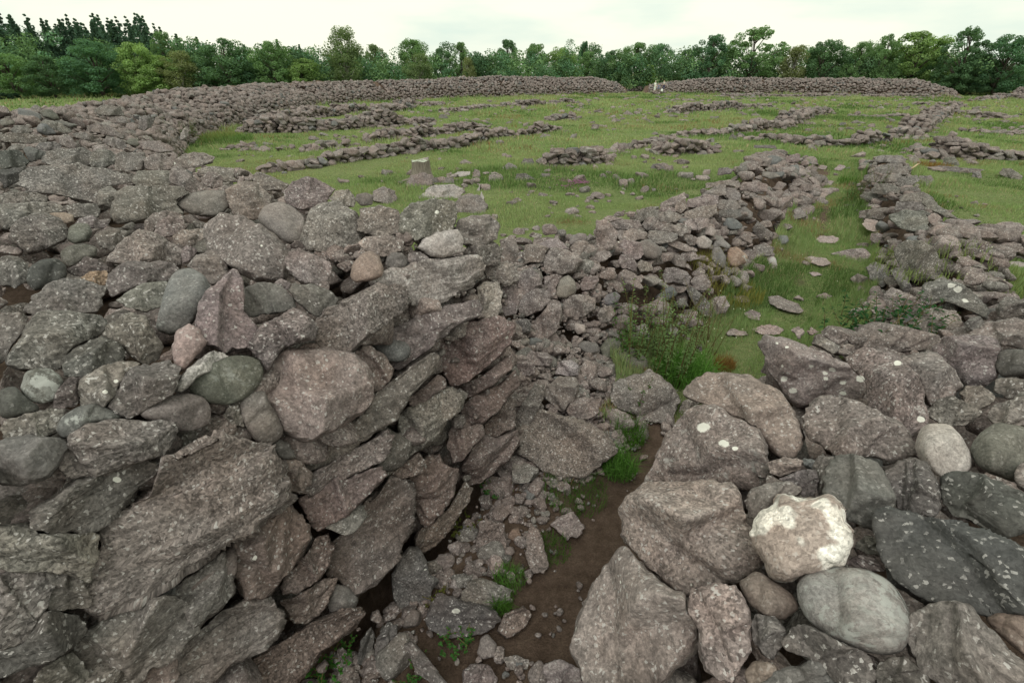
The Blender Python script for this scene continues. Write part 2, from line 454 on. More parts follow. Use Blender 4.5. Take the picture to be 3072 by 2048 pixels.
# ------------------------------------------------------------------ single stones: outline seen in the photograph, kind, tint, lichen
# first letter pair: kind (b block, s slab, o boulder, g cobble, q quartz, f flag in the turf, r loose rock in the grass) and tint; left-edge stones take darker e and k tints to paint in lens vignetting
STONES = """
Z5 od1|0,600 60,575 170,575 230,610 290,700 230,740 120,760 0,760|dark green granite boulder at the left border, upper of two|upper dark boulder at the left border
Z5 od1|0,770 80,770 250,740 260,800 180,890 50,950 0,920||
Z5 og1|235,560 290,535 400,575 475,600 440,655 300,690 270,640|dark triangular granite with a pale upper rim on the left rampart|dark pale-rimmed triangular granite
Z5 be2|460,620 490,590 640,565 820,560 900,600 920,660 880,720 700,740 540,725 430,690||
Z5 be2|905,680 930,600 1000,570 1120,590 1170,640 1150,710 1060,750 930,745||
Z5 be2|1165,770 1170,640 1230,600 1340,600 1440,610 1465,680 1440,770 1300,785||
Z5 bn2|1475,760 1470,660 1560,610 1680,620 1745,700 1740,760 1620,790||
Z5 bn6|1740,700 1820,640 1950,600 2080,610 2145,650 2120,700 2000,740 1850,745|rounded limestone block with a whitish right end beside the left lawn|white-ended block by the lawn
Z5 se2|180,920 260,800 330,760 560,740 800,740 1000,770 1250,830 1290,900 1170,920 1000,960 970,1100 850,1080 600,1030 380,990|huge tilted grey slab with thin white veins along its upper edge|huge tilted white-veined slab
Z5 be1|1340,880 1400,790 1600,780 1720,790 1730,860 1700,930 1500,950 1380,940||
Z5 bn3|1720,790 1780,730 1850,760 1960,860 2070,940 2010,1000 1940,1010 1830,940 1730,900|steep limestone block leaning over the dark rounded granite|steep leaning block
Z5 bn2|2030,860 2100,800 2180,800 2245,860 2240,930 2150,950 2070,930||
Z5 bn2|2000,770 2150,740 2352,760 2352,880 2250,890 2160,810 2030,820||
Z5 be1|990,1100 1000,980 1110,940 1180,1000 1170,1080 1120,1140 1010,1130||
Z5 be2|1130,1180 1170,1010 1300,960 1550,940 1790,950 1900,1010 1790,1060 1760,1120 1820,1210 1600,1190 1450,1280 1220,1300 1150,1230|large craggy layered block with ragged ledges on the left rampart|large craggy ledged block
Z5 be|0,1030 120,990 350,1000 480,1050 440,1110 200,1120 0,1110||
Z5 be2|0,1130 300,1110 580,1120 640,1180 500,1210 350,1220 200,1290 100,1380 0,1390|long flat dark slab with white flecks at the left border|long white-flecked slab at the left border
Z5 be|640,1140 750,1110 960,1120 1000,1180 980,1250 860,1240 760,1250 690,1200||
Z5 bk1|120,1390 180,1310 300,1240 470,1225 590,1270 650,1350 690,1411 640,1500 400,1520 200,1480|dark finely layered hump of limestone on the left rampart|dark finely layered hump
Z5 gt|480,1210 650,1200 740,1230 740,1300 660,1320 560,1250||
Z5 be1|750,1330 800,1270 930,1230 1000,1290 1080,1300 1050,1350 900,1360||
Z5 gv|700,1400 740,1340 820,1310 900,1340 910,1400 800,1440||
Z5 bn2|1460,1290 1560,1210 1680,1180 1830,1230 1850,1290 1700,1250 1600,1290 1560,1390 1470,1380||
Z5 bn2|1560,1410 1600,1290 1700,1240 1850,1280 1880,1350 1840,1411 1700,1440 1580,1440||
Z5 gv|400,190 450,165 520,165 570,210 600,260 520,270 440,240|olive rounded granite boulder near the rampart skyline at far left|olive skyline boulder
Z5 gu|370,350 400,310 470,310 540,370 570,410 450,420 380,390||
Z5 gv|1270,490 1310,455 1380,460 1410,510 1380,540 1300,520|small green granite cobble set among limestone near the grassy hollow|small green cobble near the hollow
Z5 gv2|0,270 50,255 130,270 150,310 60,330 0,340||
Z5 be|110,370 150,330 250,325 340,390 280,405 150,400||
Z5 be1|420,300 460,265 600,300 720,380 640,400 560,370||
Z5 gu|540,270 620,280 790,320 720,350 600,310||
Z5 be1|880,330 1000,310 1120,350 1220,420 1250,460 1150,440 1000,400 880,380||
Z5 be|730,410 860,400 1000,460 1030,510 900,480 760,440||
Z5 be1|1040,490 1100,440 1200,460 1275,520 1250,570 1130,540||
Z5 be|600,450 720,430 750,490 830,530 900,580 750,580 620,520||
Z5 be1|360,550 420,500 550,490 620,530 580,580 450,590||
Z5 be|0,430 150,400 350,420 480,460 400,510 250,500 50,490||
Z5 be|70,560 150,510 260,520 240,570 120,580||
Z5 sn2|1400,490 1550,480 1700,520 1750,570 1600,600 1450,560||
Z5 bn1|940,580 960,530 1060,520 1160,580 1050,600||
Z5 bk|1400,350 1410,240 1500,220 1560,260 1520,340 1450,370|upright dark block standing at the rampart bend near tall yellow grass|upright dark block at the bend
Z5 bn1|1820,420 1850,360 1890,330 1900,400 1870,460 1810,470||
Z5 be|1100,240 1260,235 1280,300 1130,300||
Z5 be1|970,160 1050,120 1200,140 1250,220 1080,230 960,190||
O ge1|408,470 430,445 475,437 520,440 530,470 500,497 440,492|smooth dark grey granite wedged under a tall limestone block|smooth wedged granite
O bn3|520,440 555,418 590,425 620,450 615,480 580,502 545,497 527,470||
O bn3|650,440 680,418 710,408 745,420 770,435 755,455 740,475 700,480 665,470||
O bn2|577,430 590,395 630,408 660,425 655,440 615,437||
O bk1|30,520 55,500 95,497 135,505 152,525 150,550 110,570 65,578 37,565 23,543||
O gv|160,520 180,512 203,515 212,535 200,555 173,560 155,550||
O be1|222,540 250,527 290,530 285,550 255,575 228,565||
O bn2|277,560 317,533 360,543 397,560 417,580 413,610 383,606 333,600 293,610 267,606 247,600 260,580||
O bn1|398,543 420,530 470,525 472,543 447,560 430,566 403,555||
O on4|474,528 490,503 515,497 560,502 600,518 635,548 655,575 663,610 655,640 620,648 585,640 545,620 515,600 485,575|big pale rounded limestone boulder crowning the left mound|big crowning boulder
O ge|594,500 610,475 640,465 670,473 697,495 700,525 685,555 665,560 635,540 605,515|smooth brown granite boulder between two limestone boulders|smooth brown granite boulder
O on3|703,520 715,485 745,462 785,465 820,490 832,530 825,560 790,578 740,580 705,572 693,550|tall rough limestone boulder right of the smooth brown granite|tall rough boulder
O bn2|822,530 830,480 870,475 910,485 922,510 915,535 870,543||
O be3|920,535 925,490 950,470 1000,460 1035,470 1048,500 1040,525 1000,545 955,550||
O bn3|1042,470 1060,452 1095,448 1118,470 1112,490 1075,497 1050,490||
O bw3|955,462 990,430 1040,425 1065,440 1050,455 1000,465|flat pale limestone top with cream lichen below the stump|cream-lichened flat top
O bn2|857,460 860,440 880,430 905,440 912,460 890,475||
O ge|817,460 820,447 840,443 857,450 855,470 830,473||
O bn2|757,457 770,440 800,437 815,455 812,475 780,473||
O bn3|932,428 945,405 975,397 992,405 990,425 965,438|pinkish rock standing in front of the tree stump|pinkish rock before the stump
O be2|990,417 1000,408 1040,408 1043,420 1010,425||
O bn2|1042,545 1055,505 1085,497 1120,495 1145,520 1140,548 1100,560 1065,562||
Z2 qw|1870,770 1895,715 1930,680 1935,620 1952,615 1945,700 1950,770|pale pointed splinter at the rampart corner, left of two|left pale splinter
Z2 qw|1940,930 1955,850 1975,760 2000,830 2040,900 2030,940 1980,950|pale pointed splinter at the rampart corner, right of two|right pale splinter
O bk|0,593 40,590 65,605 60,640 35,660 0,655||
O gd|62,645 68,615 90,598 130,593 150,610 153,635 120,655 80,668|round dark green cobble near the left border|round dark green cobble
O gv1|140,580 160,563 195,558 222,568 220,590 190,600 165,612 145,603||
O bk|155,620 175,610 195,592 225,597 250,613 245,625 200,633 170,632||
O bo|187,638 205,625 243,622 247,650 230,655 200,645|small orange-brown slab lying on a grey boulder|small orange slab
O oe1|60,712 75,680 110,655 155,640 187,645 215,655 240,662 235,690 225,715 180,720 140,715 85,727||
O be2|243,660 262,618 300,605 360,602 400,608 405,630 390,645 340,648 300,665 260,680||
O be3|270,690 290,675 330,655 380,647 392,655 375,700 330,715 290,702||
O gu3|365,730 375,690 385,650 405,625 435,617 465,635 487,670 470,695 455,720 440,745 395,770 360,755|tall smooth blue-grey boulder with white lichen blotches|tall blue-grey boulder
O bn|418,575 430,563 452,575 445,595 420,605||
O be1|430,612 455,585 490,580 515,600 525,625 505,645 485,655 470,635 450,620||
O on3|450,745 460,700 490,665 515,640 533,623 556,645 560,680 558,715 587,745 590,770 560,800 520,808 480,790 458,770|pyramid-shaped limestone boulder with a pointed top|pyramid boulder
O og3|550,680 565,660 600,650 640,655 665,680 680,705 650,715 600,722 570,725 555,705|smooth pale blue-grey stone right of the pyramid boulder's peak|smooth pale blue-grey stone
O bn2|630,650 645,640 665,650 665,665 645,663||
O bn3|657,605 665,580 690,575 730,590 755,605 758,630 740,650 710,653 680,640||
O bk2|665,668 680,653 720,657 760,670 778,690 760,710 735,725 710,715 685,695||
O bn3|572,795 600,755 640,735 672,712 700,725 723,750 715,780 680,785 650,800 625,835 608,850 598,820||
O bk1|147,840 160,815 195,795 230,775 265,790 285,810 280,835 235,850 190,865 155,858||
O ok2|235,770 255,745 300,723 335,725 350,755 370,790 365,820 335,835 310,825 280,800|dark angular boulder beside a deep black gap on the left mound|dark angular boulder by the gap
O ok5|15,840 25,800 55,770 75,730 100,720 150,722 230,725 245,740 230,770 190,790 155,815 140,842 90,845 45,850|big dark boulder mottled with black and white lichen, left side|big mottled dark boulder
O be1|0,717 50,720 62,732 50,765 25,795 12,825 0,830||
O gv8|47,890 60,855 85,847 115,848 138,865 145,880 130,915 95,927 60,915|round cobble speckled pale green near the left border|round speckled cobble
O gd1|0,895 35,887 50,905 75,925 95,938 60,950 20,960 0,955||
O bk2|123,935 135,890 160,870 185,870 180,895 175,930 140,938||
O oe2|178,900 190,870 230,845 280,832 320,835 300,860 275,885 255,920 230,940 185,935||
O bk2|256,928 280,880 310,850 385,830 410,845 405,880 390,910 340,938 300,960 270,945||
O qp2|397,795 405,760 430,747 455,752 475,785 460,805 440,830 420,850 405,840|reddish stone with whitish pointed lower tip below the pyramid boulder|white-tipped reddish stone
O bw2|400,890 420,860 450,830 480,810 510,810 525,825 490,845 455,865 436,885 415,900|pale stone with a white upper edge behind the mossy oval cobble|white-edged pale stone
O gv4|433,880 445,860 480,840 530,820 565,815 595,830 602,855 590,890 560,920 520,928 470,922 445,905|smooth oval cobble, mossy green with pale speckles|mossy oval cobble
O ge1|320,950 340,930 385,910 435,903 465,915 483,940 480,970 450,985 405,990 385,968 340,962|smooth plain grey cobble left below the mossy oval one|smooth plain grey cobble
O gu3|132,985 145,955 180,935 220,927 255,940 285,963 240,968 200,980 168,1000 150,1008|pale blue cobble with frosty top on the left mound|frosty pale blue cobble
O be1|5,980 20,965 70,950 115,938 145,945 135,970 132,990 100,1005 50,1008 10,1003||
O be3|133,1060 150,1030 165,1000 200,978 260,965 340,965 390,972 400,990 385,1020 365,1045 330,1055 280,1070 220,1090 165,1100 145,1090|broad flat speckled block below the frosty blue cobble|broad flat speckled block
O og2|0,1020 40,1008 100,1005 140,1012 155,1028 140,1045 130,1070 110,1095 60,1110 0,1112||
O ge|550,920 555,900 580,890 605,895 615,920 635,955 650,990 640,1005 620,1020 590,1015 570,985 555,950|upright smooth grey cobble against the largest rough boulder|upright smooth grey cobble
O bk|513,955 525,930 545,925 557,960 560,978 535,975||
O on3|610,905 620,855 640,825 680,805 740,805 800,820 840,850 853,890 845,920 820,955 770,985 720,1003 680,1005 655,985 640,945 618,925|largest rough pinkish boulder sitting on the wall head|largest rough pinkish boulder
O or|685,805 700,788 725,790 738,805 715,808 695,815||
O bn4|730,760 725,740 745,710 790,690 830,670 865,655 910,655 933,680 930,710 895,735 850,765 800,810 760,815 735,795|long speckled block lying on the wall head below the pale capstone|long speckled wall-head block
O gt|805,635 810,610 830,585 848,574 870,590 880,615 878,635 840,645 815,648|rounded tan boulder with a peaked top|tan boulder
O sw2|850,645 880,630 920,615 985,600 1050,595 1095,592 1112,610 1110,630 1085,655 1040,680 1010,697 960,700 925,685 905,660|long pale capstone slab with a whitish top and layered edge|pale capstone
O qw3|963,570 975,550 1005,535 1050,528 1060,550 1058,580 1020,592 990,585|chunky whitish rock behind the pale capstone|chunky whitish rock
O bn3|828,560 840,547 895,542 925,555 918,575 895,585 870,590 840,575||
O gk|885,610 890,590 905,580 925,582 935,600 930,613 905,618||
O bn2|937,600 940,582 965,578 985,592 980,600 950,608||
O bn2|1065,585 1080,560 1130,550 1150,572 1145,605 1118,612 1110,600 1085,592||
O bn1|1150,552 1180,542 1190,567 1185,600 1155,600||
O bw3|1097,660 1115,650 1140,650 1152,670 1148,700 1140,725 1105,735 1090,710|block with a whitish top at the far end of the wall head|white-topped end block
O bn2|1115,620 1120,612 1150,600 1185,607 1190,640 1170,655 1140,648 1118,640||
O bn2|1153,665 1185,655 1192,690 1185,720 1160,725 1150,700||
O bn2|873,785 895,765 930,745 960,725 1010,712 1060,700 1088,690 1098,715 1090,732 1060,740 1030,758 1015,775 985,800 950,825 920,845 905,840 890,810|long brown ledge block right under the pale capstone|long ledge block
O br1|796,825 820,805 850,797 880,815 902,845 895,870 870,895 857,900 850,870 835,850|small box-like brown block with a rusty end in the wall face|rusty-ended small block
O br1|997,805 1010,785 1040,765 1080,745 1110,735 1150,727 1175,745 1170,790 1140,820 1100,850 1075,875 1040,877 1015,850|thick layered block jutting above a black gap in the wall|thick jutting block
O sn3|670,1020 720,1005 780,985 830,955 860,910 900,880 940,850 985,820 998,830 990,860 960,885 930,920 910,950 880,985 850,1005 800,1030 740,1065 710,1075 690,1050|very long streaked slab slanting across the wall face under the largest boulder|very long streaked slab
O sn2|690,1130 720,1085 780,1050 850,1012 888,990 900,1010 890,1040 870,1065 830,1080 790,1100 750,1120 715,1140||
O br1|940,915 970,890 1005,862 1022,870 1023,890 1000,903 970,925 950,935||
O bn3|935,940 965,925 1000,905 1035,892 1062,920 1055,945 1025,970 1000,1010 960,1035 920,1060 895,1090 880,1080 900,1035 915,980||
O br1|1030,887 1070,880 1110,860 1150,830 1175,815 1170,850 1140,878 1090,908 1065,910||
O br1|1060,930 1090,912 1150,880 1180,852 1185,890 1160,920 1140,943 1110,968 1080,975 1065,955||
O br1|1030,1020 1035,985 1060,960 1080,980 1108,977 1110,1000 1080,1030 1060,1060 1040,1060||
O br1|1115,972 1145,947 1170,908 1180,930 1182,980 1165,988 1140,1003 1115,1000||
O br1|1060,1070 1080,1040 1110,1007 1150,1005 1185,990 1190,1015 1170,1050 1140,1080 1105,1105 1075,1110||
O sr2|745,1280 770,1240 820,1180 870,1130 895,1092 920,1105 945,1130 950,1180 940,1230 900,1290 870,1330 840,1355 820,1360 790,1340 755,1310|tall slanting reddish slab low in the wall face above the pitted rock|tall slanting reddish slab
O br1|890,1085 930,1062 960,1040 975,1060 970,1085 940,1095 915,1100||
O br1|938,1112 950,1085 985,1052 1010,1045 1020,1070 1050,1080 1048,1120 1030,1160 1005,1190 980,1210 960,1190 950,1150||
O br1|955,1240 960,1218 1000,1197 1040,1155 1060,1110 1080,1130 1070,1160 1050,1190 1020,1230 990,1260 965,1270||
O sn3|203,1310 215,1270 230,1215 275,1180 340,1110 358,1092 362,1060 420,1030 480,1005 560,1010 610,1030 625,1050 645,1090 650,1120 652,1150 600,1190 530,1245 450,1305 380,1355 300,1385 250,1400 220,1390 205,1350|biggest slab of the wall, long and streaked with a crack near its base|biggest cracked slab
O se3|73,1175 110,1150 170,1110 260,1065 330,1050 357,1065 355,1088 320,1120 280,1165 240,1205 215,1222 150,1222 82,1215|narrow grey slab with one white lichen spot on the biggest slab's left edge|narrow white-spotted slab
O be1|0,1210 75,1205 90,1227 210,1227 222,1235 203,1300 205,1345 180,1320 110,1305 40,1312 0,1300||
O bk1|105,1312 190,1325 210,1375 200,1395 160,1400 110,1400||
O be1|0,1320 30,1310 75,1303 100,1315 118,1345 105,1390 80,1430 60,1460 30,1480 0,1490|rounded layered block in the bottom left corner of the wall|rounded layered corner block
O bk2|65,1460 85,1420 110,1405 150,1410 190,1430 200,1450 170,1480 120,1510 60,1530 0,1550 0,1495||
O bk1|80,1560 100,1530 165,1495 185,1520 200,1540 205,1575 80,1580||
O be2|177,1490 195,1455 240,1420 310,1390 380,1362 420,1385 440,1420 445,1450 400,1500 340,1540 310,1575 220,1575 200,1530||
O be5|388,1362 430,1325 500,1280 515,1270 530,1310 535,1360 500,1400 445,1445 425,1410|grey block crusted with whitish lichen just under the biggest slab|white-crusted block
O sn1|312,1575 360,1530 440,1460 510,1412 560,1382 610,1375 640,1405 640,1460 600,1490 540,1520 480,1575||
O br2|533,1255 580,1220 640,1180 660,1165 690,1200 712,1235 690,1280 650,1320 610,1370 570,1375 545,1340 537,1290|square reddish block right of a tall black crack under the biggest slab|square reddish block
O or|637,1060 650,1052 690,1060 715,1085 712,1110 690,1130 660,1125 650,1095|small rounded reddish stone plugging a gap in the wall|rounded plug stone
O gk|622,1020 640,1008 665,1020 680,1050 660,1053 640,1050||
O br1|688,1145 720,1128 780,1100 830,1087 870,1072 880,1095 850,1130 800,1175 730,1220 710,1190||
O br1|645,1345 660,1310 700,1282 720,1240 750,1230 765,1260 755,1300 720,1335 680,1362 655,1360||
O br1|645,1378 680,1372 740,1332 770,1332 760,1365 745,1395 710,1425 680,1430 655,1400||
O ge|752,1382 770,1342 800,1347 822,1375 815,1395 790,1410 760,1405||
O sr1|520,1575 580,1510 640,1480 700,1440 760,1412 820,1397 833,1415 800,1450 740,1490 700,1540 660,1575||
O ok4|903,1370 905,1320 920,1280 940,1260 965,1262 980,1290 985,1320 1010,1330 990,1350 990,1380 950,1405 920,1400|dark deeply pitted rock at the foot of the wall|dark pitted rock
O sn|1095,1255 1103,1200 1130,1195 1155,1205 1163,1240 1160,1275 1125,1270|square upright slab in the passage rubble|square passage slab
O sn|1212,1290 1212,1230 1220,1200 1238,1220 1250,1260 1260,1300 1250,1315 1225,1315|long thin stone set on end beside the trodden path|long thin stone
O sp|1268,1205 1290,1185 1315,1175 1340,1210 1325,1232 1300,1235|flat pinkish cracked slab on the trodden path|flat pink cracked slab
O be1|1062,1360 1080,1335 1110,1330 1170,1355 1165,1385 1120,1392 1065,1380||
O ok2|975,1420 995,1395 1005,1372 1040,1370 1070,1385 1130,1400 1145,1420 1120,1450 1060,1465 1010,1460 980,1440|dark broken boulder with a small pale patch on the passage floor|dark broken floor boulder
O sr|1148,1445 1160,1410 1200,1393 1220,1410 1205,1440 1165,1463|flat reddish slab beside bare soil in the passage|flat reddish passage slab
O gn|1095,1500 1105,1465 1120,1455 1140,1480 1138,1505 1110,1513||
O bn|1065,1540 1085,1525 1120,1525 1140,1555 1135,1575 1070,1575||
O bn|1155,1510 1185,1505 1215,1515 1210,1535 1170,1535||
O bk|930,1480 945,1472 980,1510 1010,1550 1035,1575 1000,1575 960,1545||
O bk|820,1520 830,1470 850,1440 860,1460 855,1500 835,1530||
O bk|862,1520 865,1470 890,1430 910,1440 905,1480 885,1525||
O go|1165,1235 1175,1215 1190,1210 1197,1230 1185,1243|small pale orange pebble between two upright passage slabs|pale orange pebble
O op4|1318,1490 1330,1440 1345,1390 1365,1340 1400,1295 1430,1255 1450,1270 1480,1320 1530,1350 1570,1362 1580,1400 1605,1460 1590,1500 1550,1530 1490,1575 1340,1575 1330,1530|large pinkish boulder with whitish lichen overhanging the passage, bottom centre|large pinkish overhanging boulder
O op3|1432,1220 1438,1180 1445,1150 1475,1117 1510,1118 1560,1117 1605,1110 1640,1108 1680,1115 1703,1135 1705,1200 1725,1240 1755,1275 1745,1300 1700,1330 1640,1345 1580,1357 1545,1350 1490,1310 1450,1263 1435,1245|broad pale pitted boulder overhanging the path, left of the white quartz|broad pale pitted boulder
O ow2|1238,1575 1250,1530 1285,1512 1330,1535 1350,1575||
O on6|1490,1100 1510,1060 1535,1010 1560,960 1600,930 1640,932 1680,960 1735,985 1750,1020 1752,1080 1770,1095 1740,1118 1700,1115 1640,1105 1560,1113 1500,1115|broad boulder bearing two big white lichen spots beside the path|boulder with two white spots
O on2|1572,920 1590,885 1630,862 1690,862 1740,875 1790,900 1815,935 1843,985 1840,1020 1815,1043 1780,1040 1755,1010 1740,982 1700,962 1650,935 1620,918|long rounded boulder with a dark hole in its flank|boulder with a dark hole
O bn2|1553,960 1568,922 1610,908 1615,920 1595,932||
O on5|1750,800 1765,780 1800,780 1850,800 1900,810 1930,830 1965,850 1990,875 1988,905 1965,925 1920,920 1880,930 1845,935 1815,915 1790,880 1775,855|big slab-like boulder sprinkled with white spots at the crest by the grassy path|white-sprinkled crest boulder
O on5|1945,830 1960,812 2010,810 2070,830 2105,860 2118,890 2128,940 2125,975 2090,995 2060,985 2020,965 1995,925 1993,880||
O on3|1853,985 1860,940 1880,915 1925,912 1970,925 2030,955 2085,992 2100,1020 2095,1045 2050,1050 1990,1040 1930,1045 1880,1020 1855,1010|long wedge-shaped boulder pointing right below the white-sprinkled crest boulder|long wedge boulder
O oe2|2065,827 2100,812 2150,814 2190,850 2210,885 2190,910 2150,935 2130,928 2120,885 2095,850||
O oe2|2145,800 2175,777 2230,770 2290,778 2300,800 2285,830 2285,865 2260,885 2220,880 2190,853 2160,825||
O gk|2290,812 2310,800 2360,805 2360,860 2303,865 2285,840||
O be1|2235,765 2270,742 2330,732 2360,742 2360,803 2310,792 2270,777||
O bn3|1965,800 1975,760 2000,745 2040,745 2090,757 2150,772 2158,783 2130,798 2080,803 2030,808 1990,808||
O bn2|2085,740 2120,717 2150,707 2190,717 2210,740 2190,758 2140,763 2110,755||
O se2|2115,690 2130,655 2170,645 2205,650 2240,680 2268,715 2262,730 2230,715 2190,700 2160,690 2140,703|big tilted dark-faced slab with whitish streaks at right|big tilted dark-faced slab
O oe1|2055,580 2070,560 2110,555 2145,570 2165,610 2160,640 2120,645 2090,640 2070,620|large layered hump beside the right lawn|large layered hump
O sp1|1913,583 1945,575 1985,573 2015,595 2010,610 1980,610 1945,597|pale pointed slab jutting over the grassy path|pale pointed path slab
O be1|1990,615 2010,602 2035,615 2045,645 2025,660 2000,640||
O be1|2047,622 2075,612 2090,650 2100,675 2080,675 2057,645||
O bn2|2030,682 2050,662 2090,680 2125,700 2130,715 2090,723 2045,710||
O bn2|1955,640 1970,628 1995,640 1990,655 1965,660||
O bn2|1955,670 1975,657 1998,667 1990,680 1965,680||
O oe4|2290,705 2305,685 2330,682 2360,695 2360,723 2310,733 2295,725||
O be1|2215,745 2230,729 2250,727 2262,745 2240,762||
O bn2|2205,905 2220,887 2250,887 2282,905 2280,920 2250,940 2225,930||
O bk2|2133,945 2160,917 2190,912 2250,942 2250,955 2215,975 2170,975 2140,960|angular dark block wedged between pale granite and boulders at right|angular wedged dark block
O oe1|2285,900 2290,872 2330,868 2360,872 2360,905 2320,915||
O be1|2270,958 2285,930 2360,910 2360,975 2310,980 2290,975||
O gw|2105,1030 2115,990 2135,977 2180,975 2205,1000 2230,1045 2230,1075 2205,1095 2170,1098 2140,1085 2120,1060|pale grey-green rounded granite boulder at right, left of its greenish twin|pale rounded granite
O gv2|2230,1030 2250,1000 2290,974 2360,985 2360,1090 2330,1105 2270,1085 2240,1060|greenish rounded granite boulder at the right border|greenish granite at the right border
O og3|1895,1100 1905,1070 1920,1048 1960,1045 2010,1065 2035,1100 2050,1150 2055,1190 2035,1212 2000,1215 1960,1195 1920,1170 1900,1140|blue-grey peaked boulder above right of the white quartz|peaked blue-grey boulder
O ok4|2037,1085 2060,1062 2100,1054 2130,1065 2155,1110 2158,1160 2145,1188 2110,1180 2065,1165 2050,1130||
O bd1|2165,1100 2200,1090 2260,1097 2310,1120 2360,1140 2360,1215 2300,1228 2250,1203 2190,1180 2165,1140|dark glossy layered rock above the dark green slab|dark layered rock
O sd3|2022,1225 2035,1190 2060,1183 2110,1187 2170,1207 2260,1217 2300,1240 2360,1275 2360,1400 2310,1405 2250,1410 2160,1390 2090,1360 2050,1330 2035,1280|big dark green slab with yellow-green lichen, lower right|big dark green slab
O qq2|1737,1210 1745,1180 1775,1165 1785,1142 1810,1140 1860,1150 1895,1140 1925,1160 1935,1190 1955,1230 1950,1270 1920,1295 1870,1310 1800,1333 1770,1320 1755,1280 1740,1250|brilliant white and brown cracked quartz rock|white quartz rock
O gl6|1835,1340 1860,1318 1920,1308 1990,1312 2035,1335 2065,1370 2085,1410 2085,1450 2075,1490 2030,1503 1970,1490 1900,1455 1860,1420 1838,1380|large smooth egg-shaped cobble with pale lichen patches|large egg-shaped cobble
O op2|1580,1400 1587,1362 1630,1347 1690,1337 1715,1380 1725,1430 1725,1490 1700,1530 1680,1563 1640,1550 1607,1510 1607,1450|tall pink-grey boulder under the broad pale pitted one|tall pink-grey boulder
O gt|1698,1337 1740,1312 1770,1333 1820,1365 1832,1395 1800,1420 1770,1420 1735,1395 1712,1370|brown glossy stone wedged under the white quartz|brown stone under the quartz
O bk2|1728,1430 1740,1412 1780,1417 1808,1460 1790,1490 1775,1513 1750,1495 1734,1470||
O ok2|1797,1480 1820,1442 1860,1442 1920,1472 1980,1500 2005,1540 2000,1575 1930,1575 1890,1530 1850,1500 1815,1500||
O og3|1745,1575 1780,1540 1840,1530 1890,1504 1930,1525 1960,1575||
O oe2|2085,1470 2087,1430 2110,1407 2150,1392 2190,1387 2230,1400 2260,1440 2310,1490 2360,1540 2360,1575 2170,1575 2120,1530|big olive-grey boulder in the bottom right corner|big olive corner boulder
O gt|2262,1420 2290,1407 2360,1412 2360,1510 2310,1470||
O oe2|1712,1150 1727,1125 1760,1110 1810,1107 1836,1122 1838,1138 1800,1142 1780,1160 1750,1188 1720,1185||
O bk|1790,1100 1840,1082 1870,1080 1882,1100 1870,1136 1845,1138 1830,1115||
O bn|1762,1062 1800,1050 1843,1057 1838,1075 1790,1093 1770,1085||
O bk|1867,1072 1880,1047 1913,1052 1898,1080 1893,1128 1882,1138||
O bk|1942,1292 1975,1274 2010,1282 2032,1310 1990,1310||
O bk|1962,1252 1990,1232 2028,1237 2033,1275 1990,1270||
O gt|1712,1542 1730,1517 1770,1522 1788,1537 1760,1575 1720,1575||
O bk1|2010,1542 2040,1512 2078,1512 2128,1552 2138,1575 2020,1575||
O bn1|1180,990 1185,955 1205,920 1225,890 1246,887 1248,915 1233,945 1213,980 1195,1000|long upright block leaning against the wall end in the rubble|long leaning block
O on2|1252,905 1262,882 1285,864 1325,867 1328,895 1315,923 1290,943 1262,920|rounded grey boulder under the small pale square stone|rounded rubble boulder
O bn2|1303,945 1315,920 1340,914 1370,922 1373,945 1350,961 1315,958||
O bw2|1278,857 1285,832 1310,827 1328,840 1326,858 1305,862|small pale square stone on the fallen rubble|small pale square stone
O on3|1405,910 1410,882 1440,867 1475,862 1487,847 1520,872 1550,897 1558,925 1545,955 1530,970 1490,965 1450,945 1420,935|big angular grey boulder below the tall weeds|big boulder below the weeds
O sr3|1190,1005 1205,975 1240,950 1290,955 1340,968 1390,1000 1405,1030 1395,1055 1350,1085 1300,1092 1255,1080 1215,1050|broad flat rounded slab with a rough pinkish top in the passage|broad rough-topped slab
O gv|1412,825 1425,802 1455,799 1485,825 1486,845 1460,856 1425,850||
O gv2|1378,800 1390,782 1410,777 1428,787 1423,805 1405,823 1387,823||
O ge|1327,795 1340,782 1373,790 1376,808 1350,812||
O gw1|1319,755 1322,742 1343,746 1345,763 1327,768||
O ge|1275,680 1285,642 1305,632 1320,645 1323,670 1300,685|smooth grey granite cobble in the left wing wall|smooth wing-wall cobble
O bn2|1249,665 1252,637 1280,630 1283,645 1273,665 1260,673||
O bn2|1192,708 1200,682 1235,662 1262,670 1263,690 1240,713 1210,723||
O on2|1222,750 1240,727 1265,692 1283,692 1291,720 1283,755 1260,776 1240,773||
O bk|1185,755 1187,737 1210,732 1220,745 1216,760 1192,768||
O bn3|1370,725 1382,707 1403,702 1413,720 1398,738 1380,741||
O bn3|1292,705 1310,682 1350,677 1366,690 1363,710 1340,726 1310,723||
O bn2|1332,655 1342,637 1370,634 1375,645 1363,663 1340,666||
O gu|1382,695 1392,677 1415,670 1425,680 1418,695 1397,700||
O bn2|1190,658 1200,627 1220,617 1243,640 1243,655 1210,678||
O bn2|1187,855 1190,832 1215,827 1228,840 1226,858 1205,863||
O bn1|1207,820 1220,807 1255,812 1268,825 1260,841 1225,838||
O bw4|1453,770 1460,752 1480,742 1490,755 1488,783 1465,788||
Z6 bn4|785,720 795,620 870,625 950,700 940,780 870,850 800,800|pale upright block at the near end of the lawn's edge on the left wing wall|pale upright wing block
Z6 bn2|900,640 1000,610 1110,620 1135,660 1060,690 950,680||
Z6 bk2|1090,620 1110,550 1180,520 1260,555 1265,600 1180,600 1130,630||
Z6 sn1|850,600 880,580 1000,600 900,625||
